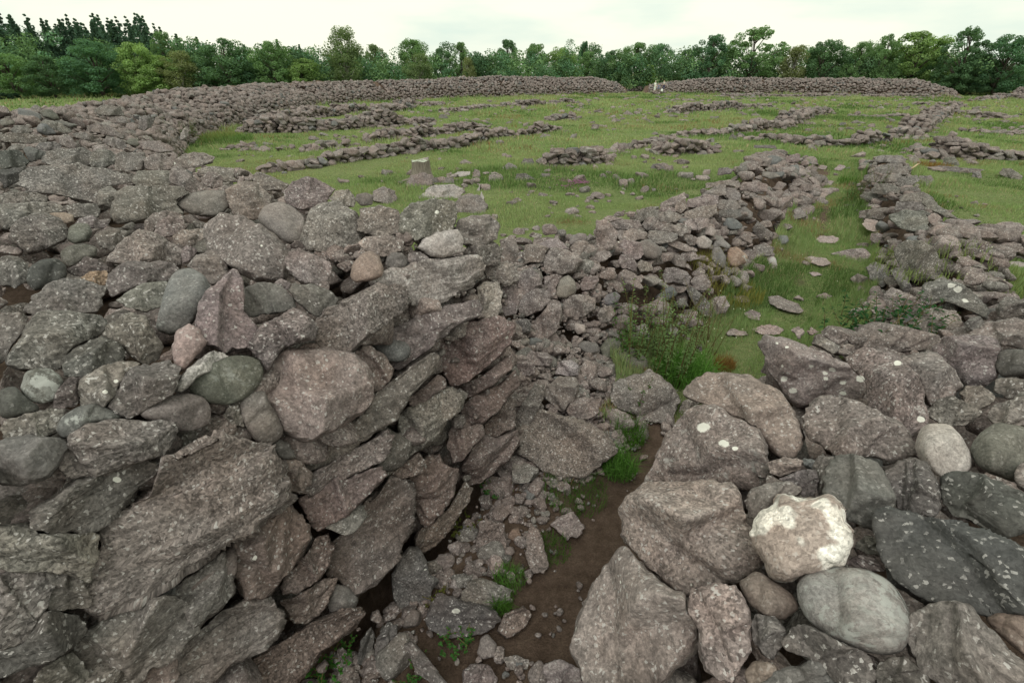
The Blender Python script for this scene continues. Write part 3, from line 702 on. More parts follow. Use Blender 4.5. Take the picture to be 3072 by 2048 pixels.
Z6 sn2|1280,510 1290,480 1460,405 1475,450 1390,490 1300,520|slab tilted steeply upward at the lawn side of the left wing wall|tilted wing slab
Z6 bn1|1400,480 1470,450 1480,520 1440,560 1390,540||
Z6 bn3|1480,510 1500,460 1620,420 1720,430 1725,490 1600,515||
Z6 bn2|1600,420 1700,360 1780,340 1780,420 1700,430||
Z6 be4|1770,420 1790,370 1850,370 1895,420 1890,460 1820,465||
Z6 bn1|1720,510 1740,460 1850,460 1900,520 1850,535 1740,530||
Z6 bk|1740,580 1735,540 1890,535 1900,590 1830,610||
Z6 gk|1900,590 1880,530 1930,510 1990,560 1980,610 1920,610|dark smooth wedge at the path side of the left wing wall|dark wing-wall wedge
Z6 bn3|1465,590 1480,550 1600,510 1700,500 1710,560 1640,600 1500,600||
Z6 bn1|1470,660 1490,610 1600,600 1650,610 1640,660 1560,690 1490,680||
Z6 bn2|1275,600 1290,560 1350,540 1440,580 1430,610 1340,640 1290,640||
Z6 bn2|1270,550 1290,515 1390,520 1395,550||
Z6 bn2|1140,650 1170,600 1230,590 1280,640 1270,690 1180,690||
Z6 bn1|1290,690 1340,640 1420,660 1480,650 1490,700 1440,740 1380,720||
Z6 gu|1760,650 1790,600 1850,600 1910,650 1900,680 1820,690||
Z6 qp|1610,720 1625,680 1670,660 1710,700 1690,740|small pink stone in the left wing wall|small pink wing stone
Z6 qw5|1550,790 1570,745 1620,735 1680,780 1660,830 1580,830|white-crusted stone on the path side of the left wing wall|white-crusted wing stone
Z6 ge|580,790 600,740 650,715 710,720 720,770 640,780 600,810||
Z6 bn2|590,830 630,780 700,770 780,820 770,850 680,890 620,880||
Z6 bn3|235,870 250,810 330,800 420,830 400,870 380,930 280,930 240,960||
Z6 bn3|390,960 400,880 460,830 560,840 640,880 680,930 610,1010 520,1030 410,1000|largest layered block at the near end of the left wing wall|largest wing-wall block
Z6 bn2|350,800 410,770 480,750 540,800 560,830 430,830||
Z6 bn1|745,910 800,860 890,855 900,890 850,930 780,940||
Z6 be1|1190,750 1200,700 1300,700 1400,720 1410,760 1320,790 1220,790||
Z6 bn1|990,750 1010,700 1060,680 1180,710 1160,760 1050,770||
Z6 bn2|970,800 1000,770 1120,790 1150,870 1100,920 1040,900 980,850||
Z6 ge1|1110,840 1130,780 1190,760 1290,830 1290,880 1230,910 1160,900||
Z6 bn2|960,930 980,880 1050,880 1100,950 1090,1000 990,980||
Z6 sn1|1340,800 1380,770 1480,800 1550,850 1480,855||
Z6 bn2|1430,910 1450,870 1540,860 1580,910 1500,930||
Z6 ge|1660,900 1690,820 1740,820 1785,900 1770,990 1700,960||
Z6 ge|1680,830 1700,780 1760,760 1820,810 1800,840 1740,815||
Z6 go4|1790,920 1800,830 1870,820 1950,890 1940,940 1860,975 1800,960|stone with a rusty face and white lichen at the wing wall's foot|rusty-faced stone
Z6 be1|1955,910 2000,820 2080,795 2150,830 2130,880 2050,900||
Z6 gw4|2040,920 2080,895 2160,895 2180,970 2120,980||
Z6 bk1|1985,690 2030,625 2080,670 2150,720 2100,770 2020,730||
Z6 bn2|1100,960 1130,920 1210,950 1220,1000 1130,1010||
Z6 on3|1510,1090 1540,1050 1620,1035 1670,1100 1650,1150 1550,1150||
Z6 bk3|1480,1150 1520,1130 1580,1170 1660,1260 1670,1350 1600,1340 1520,1230||
Z6 on2|1640,1250 1700,1205 1780,1200 1805,1270 1780,1320 1690,1340 1650,1300|round grey boulder at the wing wall's foot beside the grassy path|round path-side boulder
Z6 bn3|1300,1040 1330,985 1400,985 1480,1010 1510,1060 1480,1110 1380,1090 1320,1100||
Z6 bn2|1640,370 1640,330 1720,320 1800,310 1880,310 1890,370 1780,345 1700,360||
Z6 bn2|1890,380 1920,340 2010,320 2090,340 2100,390 2000,400||
Z6 bk1|1720,270 1730,215 1790,210 1840,225 1820,260||
Z6 ge|2060,280 2070,240 2160,250 2200,280 2130,300||
Z6 bn2|2230,170 2250,130 2320,105 2352,110 2352,160 2290,170||
Z6 sk1|2000,60 2010,38 2160,42 2165,66||
Z4 be2|720,480 730,430 800,415 880,440 890,480 800,515||
Z4 be4|890,490 920,430 1080,420 1110,450 1050,500 960,510|white-topped stone on the right wing wall beside the path|white-topped right wing stone
Z4 be3|1040,520 1110,445 1250,435 1280,480 1200,530 1090,545||
Z4 be2|1280,520 1290,440 1400,435 1440,500 1430,560 1340,550||
Z4 be3|790,610 840,520 960,515 1080,555 1070,610 900,625||
Z4 be2|1090,590 1110,555 1270,545 1285,590 1150,600||
Z4 be3|830,290 850,235 980,225 1100,230 1140,280 1060,310 950,300||
Z4 be2|810,410 850,350 980,310 1100,320 1180,380 1150,420 980,410||
Z4 be3|1120,320 1160,260 1260,240 1300,300 1200,350||
Z4 se3|690,640 720,600 860,620 980,670 960,690 780,690||
Z4 be2|1080,650 1150,620 1320,600 1330,690 1200,700 1100,690||
Z4 be1|670,860 690,790 880,760 1000,760 1015,800 900,880 760,880||
Z4 be4|1000,840 1120,795 1330,790 1370,900 1360,980 1250,1000 1100,960 1010,890|big block with a whitish corner in the right wing wall|white-cornered big block
Z4 be2|1040,780 1060,700 1320,700 1330,780 1140,790||
Z4 se1|1330,730 1320,600 1400,640 1480,740 1620,830 1680,870 1560,860 1440,800||
Z4 fp2|700,930 730,875 860,890 970,980 900,1010 760,990|pale pinkish stone before the right wing wall|pale pinkish wing-foot stone
Z4 bn3|780,1080 800,1020 870,1015 960,1080 980,1110 840,1130||
Z4 be2|640,1150 670,1115 760,1120 830,1170 740,1190||
Z4 se2|500,740 550,725 720,730 720,765 560,790||
Z4 fe3|1640,1245 1720,1260 1850,1310 1990,1390 1950,1400 1800,1340 1690,1300|thin slanting slab lying in the right lawn|thin slanting lawn slab
Z4 fw5|2140,1360 2220,1310 2352,1320 2352,1370 2200,1375|white-lichened flat stone at the right border of the lawn|white flat lawn stone
Z4 rv|1510,360 1540,250 1640,240 1690,300 1700,360 1620,350|smooth greenish stone leaning beside the right house wall|smooth greenish leaning stone
Z4 re1|1430,340 1500,330 1700,350 1950,370 1880,400 1600,420 1500,400||
Z4 re2|1820,470 1850,400 1910,405 1920,460||
Z4 re3|2100,410 2150,360 2230,370 2330,440 2320,500 2240,490||
Z4 re1|1630,210 1560,180 1580,130 1680,130 1690,200||
F fp2|910,85 940,62 1040,58 1090,85 1050,110 950,108|oval flagstone in the grassy path, farther of two|farther oval flagstone
F fp2|835,210 890,195 990,215 1025,250 960,270 870,240|oval flagstone in the grassy path, nearer of two|nearer oval flagstone
F fp|865,310 930,310 960,330 900,335||
F fn3|583,480 665,475 790,530 835,575 800,592 700,570 600,530|long brownish flagstone slanting across the grassy path|long slanting flagstone
F fn|915,480 970,450 1040,475 1000,495||
F fn|415,600 470,567 530,590 533,640 470,635||
F fp2|470,705 550,675 650,680 700,710 660,738 540,735|pale broad flagstone at the near end of the grassy path|broad pale flagstone
F fp|750,710 800,685 840,730 800,770||
F fp|845,720 900,705 935,725 880,745||
F fn1|290,725 340,698 430,720 462,745 400,748 310,745||
F fn|330,470 420,470 470,510 380,520||
C fn2|745,1330 800,1310 870,1345 800,1365||
C fp1|850,1240 920,1230 930,1255 870,1265||
C fn2|920,1265 980,1240 1045,1250 1020,1280 940,1285||
C re2|700,1500 740,1465 830,1470 850,1520 760,1535||
C fp1|1040,1170 1080,1135 1125,1150 1090,1180|pale peaked flag beside bare soil, far up the grassy path|pale peaked flag
C fp|920,1160 960,1135 1000,1150 980,1175||
C fp1|925,1340 970,1325 1000,1345 960,1370||
C rg|1075,865 1090,845 1125,845 1130,870 1100,880|round grey stone alone in the far lawn with a bump on top|round lone lawn stone
C rk|1395,890 1410,862 1445,865 1450,895||
C fn2|1310,1045 1360,1030 1410,1050 1360,1060||
C re2|1985,1240 2000,1190 2050,1180 2060,1220||
C rk|310,965 340,925 370,940 370,975||
B rk2|1195,1250 1215,1200 1270,1195 1345,1240 1320,1258 1250,1260|dark mossy rock in the lawn right of the stump|dark mossy lawn rock
B rn4|1010,1265 1020,1205 1100,1200 1115,1240 1060,1270||
B re2|1110,1160 1150,1122 1200,1140 1220,1170 1150,1178||
B rk1|1235,1140 1260,1092 1315,1095 1338,1145 1280,1155||
B fw6|770,1210 800,1185 890,1182 890,1205 820,1225|flat white-lichened stone in the lawn right of the stump|flat white stone by the stump
B re3|1360,1225 1385,1195 1440,1195 1430,1225 1390,1235||
B rn3|1180,1375 1210,1362 1245,1375 1240,1400 1200,1400||
B rn3|1590,1495 1620,1478 1660,1490 1650,1512 1610,1510||
B rg1|2130,1160 2145,1130 2190,1130 2240,1165 2180,1178|smooth rounded rock in a grass hummock in the middle lawn|smooth hummock rock
B rn1|810,1125 850,1097 905,1125 860,1140||
B rn1|1365,950 1390,920 1440,930 1440,955||
B rn1|1930,795 1970,762 2030,800 1980,808||
B rk|2085,845 2100,818 2130,830 2128,850||
B rn3|900,1230 920,1165 950,1180 960,1230 930,1245||
B rn1|1440,830 1450,785 1520,785 1510,815||
B rn1|1520,830 1550,805 1615,805 1615,830||
B rg|665,825 680,790 720,790 740,825 700,830||
B rn1|1755,885 1780,860 1830,862 1840,890||
E rw2|1310,55 1340,38 1380,45 1375,68 1320,68|small pale rounded stone in the lawn edge behind the left wing wall|small pale lawn-edge stone
E rn2|1225,20 1250,0 1290,5 1290,25||
"""
SYS = {'O': (1, 0, 0), 'A': (1/3, 0, 0), 'B': (1/3, 784, 0), 'C': (1/3, 1568, 0), 'D': (1/3, 0, 523), 'E': (1/3, 784, 523), 'F': (1/3, 1568, 523),
       'Z5': (.2279, 0, 214.4), 'Z6': (.2995, 1133.1, 321.6), 'Z4': (.2253, 1822.2, 306.3), 'Z2': (.11393, 880.5, 352.2)}
KINDS_ = {'b': ('limestone_block', 'block'), 's': ('stone_slab', 'slab'), 'o': ('limestone_boulder', 'boulder'), 'g': ('granite_cobble', 'cobble'),
          'q': ('quartz_rock', 'rock'), 'f': ('flagstone', 'flagstone'), 'r': ('loose_rock', 'rock')}
TINT = {'n': (.285, .245, .228), 'r': (.275, .215, .19), 'k': (.175, .165, .155), 'w': (.43, .405, .385), 't': (.27, .22, .17), 'u': (.185, .20, .205), 'v': (.165, .18, .145),
        'p': (.36, .29, .27), 'd': (.10, .115, .105), 'o': (.34, .23, .15), 'e': (.23, .218, .20), 'g': (.18, .185, .178), 'q': (.62, .52, .45), 'l': (.31, .315, .295)}
TWORD = {'n': 'brownish', 'r': 'reddish', 'k': 'dark', 'w': 'pale', 't': 'tan', 'u': 'blue-grey', 'v': 'greenish', 'p': 'pinkish', 'd': 'dark green', 'o': 'rusty', 'e': 'grey', 'g': 'grey', 'q': 'white', 'l': 'pale'}

def parse():
    out = []
    for ln in STONES.strip().splitlines():
        hd, co, lab, anc = ln.split('|')
        sy, ty = hd.split()
        k, ox, oy = SYS[sy]
        P = np.array([[float(q) for q in p.split(',')] for p in co.split()])
        P = (P * k + [ox, oy]) * (3072 / 2352)
        out.append(dict(k=ty[0], t=ty[1], l=(int(ty[2]) / 10 if len(ty) > 2 else .12) + (.22 if ty[0] == 'g' else 0), P=P, lab=lab, anc=anc))
    return out

def centroid(P):
    x, y = P[:, 0], P[:, 1]; x2, y2 = np.roll(x, -1), np.roll(y, -1)
    c = x * y2 - x2 * y; A = c.sum() / 2
    return np.array([((x + x2) * c).sum() / (6 * A), ((y + y2) * c).sum() / (6 * A)]), abs(A)

def rho_of(P, c, n=256, sig=3):
    th = np.linspace(0, 2 * np.pi, n, endpoint=False)
    d = np.stack([np.cos(th), np.sin(th)], -1)
    best = np.zeros(n)
    for i in range(len(P)):
        a = P[i] - c; e = P[(i + 1) % len(P)] - P[i]
        den = d[:, 0] * e[1] - d[:, 1] * e[0]
        den = np.where(np.abs(den) < 1e-9, 1e-9, den)
        r = (a[0] * e[1] - a[1] * e[0]) / den
        s = (a[0] * d[:, 1] - a[1] * d[:, 0]) / den
        best = np.where((s >= -1e-6) & (s <= 1 + 1e-6) & (r > best), r, best)
    best = np.maximum(best, best[best > 0].min() if (best > 0).any() else 1)
    k = np.arange(-16, 17); g = np.exp(-.5 * (k / sig) ** 2); g /= g.sum()
    return np.convolve(np.concatenate([best[-16:], best, best[:16]]), g, 'valid')

SPOTS = [(1614, 983, 14), (1665, 1018, 12), (1898, 856, 6), (1916, 848, 7), (1900, 870, 6), (1941, 880, 6), (1976, 870, 10), (1821, 896, 9), (1863, 841, 5), (1801, 870, 8), (1941, 905, 6), (268, 1101, 9), (267, 875, 5), (241, 900, 6), (1047, 1403, 9), (1004, 487, 5), (585, 1281, 6), (2060, 835, 8), (2110, 960, 8), (2185, 655, 8), (2200, 665, 9), (2215, 690, 6), (1165, 775, 4)]
ST = parse()
for s in ST:
    s['c'], s['A'] = centroid(s['P'])
    s['h'] = np.ptp(s['P'][:, 1]); s['w'] = np.ptp(s['P'][:, 0])
_low = np.array([[s['c'][0], s['c'][1] + .22 * s['h']] for s in ST])
_t = hit(_low[:, 0], _low[:, 1])
for s, t in zip(ST, _t): s['t0'] = t
# stones on the skyline of a heap are held to the distance of the stones around them
for i, s in enumerate(ST):
    if s['k'] in 'fr': continue
    d = [np.hypot(*(q['c'] - s['c'])) for q in ST]
    o = [j for j in np.argsort(d)[1:8] if ST[j]['k'] not in 'fr' and d[j] < 320]
    if o:
        m = np.median(_t[o])
        if s['t0'] > 1.6 * m: s['t0'] = 1.12 * m

def build_stone(s, idx):
    rng = np.random.default_rng(1000 + idx)
    k = s['k']; t0 = s['t0']; c = s['c']
    pxr = math.sqrt(s['A'])
    size = pxr / FOC * t0                                    # metres
    lvl = 5 if pxr > 95 else (4 if pxr > 38 else 3)
    rnd = k in 'g'
    Cw = CAM + t0 * ray(c[0], c[1])
    vdir = (Cw - CAM); dist = np.linalg.norm(vdir); vdir = vdir / dist
    sn = np.array([0, 0, 1.0]) if k in 'fr' else surf_normal(Cw[:1] + vdir[0] * 0, Cw[1:2])[0]
    # outline measured from the middle, in a frame squeezed to make it as round as can be
    dP = s['P'] - c; M = np.cov(np.concatenate([dP, .5 * (dP + np.roll(dP, 1, 0))]).T); ev, evec = np.linalg.eigh(M)
    ev = np.maximum(ev, ev.max() * .04); Wm = evec @ np.diag(ev ** -.5) @ evec.T; Wi = evec @ np.diag(ev ** .5) @ evec.T
    rho = rho_of(dP @ Wm.T, np.zeros(2), sig=5.0 if rnd else (2.6 if k in 'o' else 1.3)) * ({'f': 1.0, 's': 1.07, 'b': 1.07}.get(k, 1.045) if sn[2] > .62 or k in 'fr' else 1.055)
    if not rnd:
        aa = np.linspace(0, 2 * np.pi, 256, endpoint=False); cc_ = np.stack([np.cos(aa), np.sin(aa), 0 * aa], -1)
        rho = rho * (1 + .045 * fbm(cc_ * 2.8 + idx, 3, 41, .65))
    D, F = ico(lvl)
    r = np.sqrt(D[:, 0] ** 2 + D[:, 1] ** 2)
    th = np.mod(np.arctan2(-D[:, 1], D[:, 0]), 2 * np.pi) / (2 * np.pi) * 256
    i0 = np.floor(th).astype(int) % 256; fr = th - np.floor(th)
    R = rho[i0] * (1 - fr) + rho[(i0 + 1) % 256] * fr
    rr = r ** (1.0 if rnd else .8)
    dxy = np.stack([D[:, 0], -D[:, 1]], -1) / np.maximum(r, 1e-6)[:, None] * (R * rr)[:, None]
    dxy = dxy @ Wi.T
    u = c[0] + dxy[:, 0]; v = c[1] + dxy[:, 1]
    a = {'f': .93, 'r': .25, 's': .5}.get(k, .34)
    nm = -(1 - a) * vdir + a * sn; nm /= np.linalg.norm(nm)
    mind = min(s['w'], s['h']) / FOC * t0
    T = {'f': .035, 's': .26 * mind, 'g': .52 * mind, 'o': .60 * mind, 'q': .55 * mind, 'r': .45 * mind}.get(k, .56 * mind)
    T = min(T, .46)
    # mid plane, each vertex slid along its own line of sight
    RY = ray(u, v)
    den = np.minimum(RY @ nm, -.12)
    tt = ((Cw - CAM) @ nm) / den
    tt = np.clip(tt, t0 - 1.1 * size, t0 + 1.1 * size)
    e = .85 if rnd else {'o': .55, 'f': .4, 's': .34}.get(k, .40)
    z = D[:, 2]
    B = np.sign(z) * T * np.abs(z) ** e
    X = (u - c[0]) / FOC * t0; Y = -(v - c[1]) / FOC * t0
    if k not in 'fq':
        # worn faces: an upper face, a front face and a few random breaks meet in ridges
        ex = np.array([1.0, 0, 0]); ex = ex - (ex @ vdir) * vdir; ex /= np.linalg.norm(ex)
        ey = np.cross(vdir, ex) * -1
        if ey[2] < 0: ey = -ey
        y0 = (rng.uniform(.28, .42) if k == 's' else rng.uniform(-.05, .30)) * s['h'] / FOC * t0
        x0 = rng.uniform(-.25, .25) * s['w'] / FOC * t0
        hz = -vdir.copy(); hz[2] = 0; hz /= np.linalg.norm(hz)
        pl = []
        up = np.array([0, 0, 1.0]) + rng.normal(0, .22, 3)
        if k != 's': pl.append((up, 0.0, y0, rng.uniform(.55, .8) + .15 * rnd))
        for q in range(1 if k == 's' else (2 if k == 'g' else 4)):
            az = rng.uniform(-1.1, 1.1) * (.4 if k == 's' else 1); el = rng.uniform(-.25, .5) * (.5 if k == 's' else 1)
            n = np.array([hz[0] * math.cos(az) - hz[1] * math.sin(az), hz[0] * math.sin(az) + hz[1] * math.cos(az), el])
            pl.append((n, x0 * (1 if az < 0 else -1) * (q > 0), y0 if q == 0 else rng.uniform(-.3, .3) * s['h'] / FOC * t0, rng.uniform(.6, .95)))
        front = B > 0
        for n, px, py, kk in pl:
            n = n / np.linalg.norm(n)
            nx, ny, nb = n @ ex, n @ ey, -(n @ vdir)
            nb = max(nb, .80 if rnd else .5)
            lim = kk * T - (nx * (X - px) + ny * (Y - py)) / nb
            lim = np.maximum(lim, (.55 if rnd else .35) * B)
            dlt = B - lim
            w_ = (.16 if rnd else .035) * T
            B = np.where(front, B - np.where(dlt > 4 * w_, dlt, w_ * np.log1p(np.exp(np.clip(dlt / w_, -30, 30)))), B)
    P = CAM + (tt - B - .15 * T)[:, None] * RY * 1.0
    if k == 'f': P[:, 2] += .012
    # surface relief
    L = P - Cw
    nd = D / np.maximum(np.linalg.norm(D, axis=1, keepdims=True), 1e-9)
    outw = nd[:, 0:1] * E_R + nd[:, 1:2] * E_U - nd[:, 2:3] * E_F
    off = rng.uniform(-50, 50, 3)
    bedn = np.array([0, 0, 1.0]) + rng.normal(0, .05 if k == 's' else .13, 3); bedn /= np.linalg.norm(bedn)
    bx = np.cross(bedn, [0.3, 1, 0]); bx /= np.linalg.norm(bx); by = np.cross(bedn, bx)
    Q = np.stack([L @ bx, L @ by, L @ bedn], -1)
    amp = size * (0.022 if rnd else (.05 if k in 'fr' else (.034 if k == 'q' else .042)))
    if k == 'f': amp = .02
    dsp = amp * fbm(Q * (2.3 / max(size, .05)) + off, 3, 5)
    if not rnd:
        st = fbm(Q * np.array([2.0, 2.0, 15.0]) * (.55 / max(size, .12)) + off, 3, 9)
        dsp = dsp + amp * (.16 if k in 'sb' else 0) * (np.abs(st) - .4)
        dsp = dsp + amp * .35 * fbm(Q * (9.0 / max(size, .05)) + off, 2, 31)
        # small ledges along the bedding
        q = Q[:, 2] * ((3.4 if k == 's' else 5.0) / max(size, .1)) + .35 * vnoise(Q * (2.0 / max(size, .1)) + off, 3)
        dsp = dsp + amp * ({'s': 1.1, 'b': .5}.get(k, .06)) * (np.clip((q % 1.0) * 1.5 - .5, 0, 1) ** 1.5 - .3)
        if k == 'q' and s['t'] == 'q':
            dsp = dsp + amp * 1.6 * (np.abs(fbm(Q * 6 + off, 3, 77)) - .3)
    P = P + outw * dsp[:, None]
    C = P.mean(0)
    tint = (np.array(TINT[s['t']]) * .62 + .38 * np.array([1.07, 1.0, .95]) * np.mean(TINT[s['t']])) * np.array([.71, .69, .70]) * rng.uniform(.84, 1.15) * (1 + rng.normal(0, .02, 3))
    n = len(P)
    at = dict(tc=Q + off, tint=np.tile(np.append(tint, s['l']), (n, 1)), gr=np.full(n, 1.0 if (rnd or s['t'] in 'g') else (.5 if (k == 'q' or s['t'] == 'd') else 0.0)), spot=np.zeros(n), bedding=np.full(n, {'s': .6, 'b': .5}.get(k, .12) * rng.uniform(.6, 1.1)), grain=np.full(n, rng.uniform(.45, 1.0)))
    for (su, sv, sr) in SPOTS:
        du, dv = u - su * 1.3061, v - sv * 1.3061
        if np.hypot(du, dv).min() < sr * 1.31 * .6 and np.hypot(su * 1.3061 - c[0], sv * 1.3061 - c[1]) < pxr * .75:
            at['spot'] = np.maximum(at['spot'], np.where(z > 0, 1 - np.hypot(du, dv * 1.4) / (sr * 1.31 * 1.3), 0))
    nm_, cat = KINDS_[k]
    if rnd and pxr > 150 or (k == 'o' and s['t'] in 'gd'): nm_, cat = 'granite_boulder', 'boulder'
    me = make_mesh(nm_, P - C, F[:, ::1], at)
    if s['t'] == 'q':
        col = me.attributes['tint']; w = fbm(Q * 6 + off, 3, 4, .7); up = outw[:, 2]
        wt = np.clip((w * 2.0 - .05 + .85 * (X * .7 / size + Y * 1.0 / size)) * 2.2, 0, 1)[:, None]
        cc = at['tint'].copy(); cc[:, :3] = (1 - wt) * np.array([.34, .28, .25]) + wt * np.array([.70, .67, .62])
        col.data.foreach_set("color", np.ascontiguousarray(cc, np.float32).ravel())
    o = put(nm_, me, M_STONE, loc=C)
    s['obj'], s['C'], s['size'], s['cat'] = o, C, size, cat
    return o

DIRS = ['right of', 'below right of', 'below', 'below left of', 'left of', 'above left of', 'above', 'above right of']
def auto_labels():
    used = {s['lab'] for s in ST if s['lab']}
    anc = [s for s in ST if s['anc']]
    for s in ST:
        if s['lab']: continue
        ar = s['w'] / s['h']
        shp = 'long low' if ar > 2.1 else ('upright' if ar < .8 else ('broad' if ar > 1.5 else ''))
        px = math.sqrt(s['A'])
        szw = 'large' if px > 190 else ('small' if px < 75 else '')
        noun = {'b': 'limestone block', 's': 'limestone slab', 'o': 'limestone boulder', 'g': 'granite stone', 'q': 'rough stone', 'f': 'flat stone in turf', 'r': 'rock in the grass'}[s['k']]
        base = ' '.join(x for x in (szw, shp, TWORD[s['t']], noun) if x)
        near = sorted(anc, key=lambda q: np.hypot(*(q['c'] - s['c'])))[:6]
        def dr(q):
            d = s['c'] - q['c']; return DIRS[int(round(math.atan2(d[1], d[0]) / (math.pi / 4))) % 8]
        cands = ['%s %s the %s' % (base, ('just ' if np.hypot(*(q['c'] - s['c'])) < 200 else '') + dr(q), q['anc']) for q in near[:3]]
        for q in near[:3]:
            for q2 in near:
                if q2 is not q: cands.append('%s %s the %s and %s the %s' % (TWORD[s['t']] + ' ' + noun, dr(q), q['anc'], dr(q2), q2['anc']))
        ok = [c for c in cands if c not in used and len(c.split()) <= 16]
        s['lab'] = ok[0] if ok else cands[0]
        used.add(s['lab'])

auto_labels()
for i, s in enumerate(ST):
    o = build_stone(s, i)
    tag(o, s['lab'], s['cat'])
    grp = {'f': 'flagstones in the grassy path and lawns', 'r': 'loose rocks lying in the grass'}.get(s['k'])
    if grp: o['group'] = grp
# ------------------------------------------------------------------ ground sheet
SOIL = [(-.9, 2.0), (-.15, 2.75), (.55, 3.6), (1.25, 4.6), (1.75, 5.3)]
SOIL2 = [(9.0, 14.6), (9.9, 16.2), (10.9, 18.0)]
SOIL3 = [(14.0, 24.0), (15.2, 26.4)]
def turf_mask(x, y):
    x = np.asarray(x, float); y = np.asarray(y, float)
    m = np.ones(x.shape)
    mo = mounds(x, y, 0)
    m = np.where(mo > .28, 0, m)
    d, s, p, e = poly_dist(x, y, SOIL); m = np.minimum(m, np.clip((d - .30) / .3, 0, 1))
    d, s, p, e = poly_dist(x, y, SOIL2); m = np.minimum(m, np.clip((d + .12 - .25 * n2(x, y, 2.0, 61)) / .5, 0, 1))
    d, s, p, e = poly_dist(x, y, SOIL3); m = np.minimum(m, np.clip((d - .12 - .15 * n2(x, y, 2.0, 61)) / .3, 0, 1))
    dw, _, _, _ = poly_dist(x, y, [(2.3, 5.8), (4.6, 8.2), (7.3, 11.8), (8.9, 15), (11.2, 19.5), (15, 26)])
    m = np.where(m > .5, m - .42 * np.exp(-(dw / .45) ** 2) * (.6 + .8 * n2(x, y, 1.1, 63)), m)
    # floor of the gateway: rubble and soil with little grass
    inn = (y < 5.6 + .25 * n2(x, y, 1.5, 41)) & (np.abs(x) < 9)
    m = np.where(inn, np.minimum(m, .22 * (n2(x, y, 1.3, 44) > -.1)), m)
    return m

def sheet():
    a = np.linspace(-1, 1, 620)
    gx = np.sinh(a * 6.6) * (900 / math.sinh(6.6))
    b = np.linspace(-.62, 1, 620)
    gy = 2.5 + np.sinh(b * 6.6) * (900 / math.sinh(6.6))
    X, Y = np.meshgrid(gx, gy)
    Z = Hs(X, Y, .34 + 1.3 * np.clip((np.hypot(X, Y) - 30) / 40, 0, 1)) - np.where(mounds(X, Y, 0) > 1.7, .45, .28) * np.clip((mounds(X, Y, 0) - .15) / .5, 0, 1) * (np.hypot(X, Y) < 34)
    d, s, p, e = poly_dist(X, Y, SOIL); Z = Z - .05 * np.exp(-(d / .35) ** 2)
    nx, ny = len(gx), len(gy)
    V = np.stack([X, Y, Z], -1).reshape(-1, 3)
    i = np.arange(ny - 1)[:, None] * nx + np.arange(nx - 1)[None, :]
    Q = np.stack([i, i + 1, i + nx + 1, i + nx], -1).reshape(-1, 4)
    me = make_mesh("ground", V, Q, dict(turf=turf_mask(X, Y).ravel()))
    o = put("ground", me, M_GROUND)
    tag(o, "grassy ground with bare soil and heaped earth under the stones", "ground", kind='structure')
sheet()

# ------------------------------------------------------------------ a set of broken-stone shapes for walls and rubble
def rock_unit(lvl, seed, flat):
    rng = np.random.default_rng(seed)
    D, F = ico(lvl)
    P = D.copy()
    for q in range(9):
        n = rng.normal(0, 1, 3); n /= np.linalg.norm(n)
        if q == 0: n = np.array([0, 0, 1.0])
        if q == 1: n = np.array([0, 0, -1.0])
        k = rng.uniform(.42, .75)
        P = P - n[None] * np.maximum(P @ n - k, 0)[:, None] * .97
    P = P + D * (.10 * fbm(P * 1.7 + seed, 2, seed))[:, None]
    if lvl > 2:
        P = P + D * (.05 * fbm(P * np.array([3, 3, 9]) + seed, 2, seed + 5))[:, None]
    return P / np.array([np.ptp(P[:, 0]), np.ptp(P[:, 1]), np.ptp(P[:, 2])]) , F
UNITS = {l: [rock_unit(l, 200 + k, 1) for k in range(14)] for l in (1, 2, 3)}
ROCK_TINTS = np.array([(.285, .245, .228), (.265, .232, .215), (.30, .262, .245), (.245, .235, .215), (.23, .205, .19), (.33, .30, .285), (.19, .20, .198)])
TINT_P = np.array([.27, .22, .17, .15, .10, .06, .03])

def add_rocks(mb, C, dims, rz, tilt, lvl, rng, gran=.05, lich=.25):
    """C (n,3) centres, dims (n,3) full sizes, rz headings, tilt (n,2)"""
    for i in range(len(C)):
        U, F = UNITS[lvl][rng.integers(14)]
        P = U * dims[i]
        cx, sx, cy, sy = math.cos(tilt[i, 0]), math.sin(tilt[i, 0]), math.cos(tilt[i, 1]), math.sin(tilt[i, 1])
        y, z = P[:, 1] * cx - P[:, 2] * sx, P[:, 1] * sx + P[:, 2] * cx
        x, z = P[:, 0] * cy + z * sy, -P[:, 0] * sy + z * cy
        c, s = math.cos(rz[i]), math.sin(rz[i])
        W = np.stack([x * c - y * s, x * s + y * c, z], -1) + C[i]
        k = rng.choice(7, p=TINT_P)
        t = ROCK_TINTS[k] * np.array([.69, .668, .678]) * rng.uniform(.78, 1.16)
        g = 1.0 if (k == 6 or rng.random() < gran) else 0.0
        mb.add(W, F, tc=P + rng.uniform(-60, 60, 3), tint=np.append(t, max(0, rng.normal(lich, .15))), gr=np.full(len(P), g), bedding=np.full(len(P), .25), grain=np.full(len(P), rng.uniform(.45, 1)))

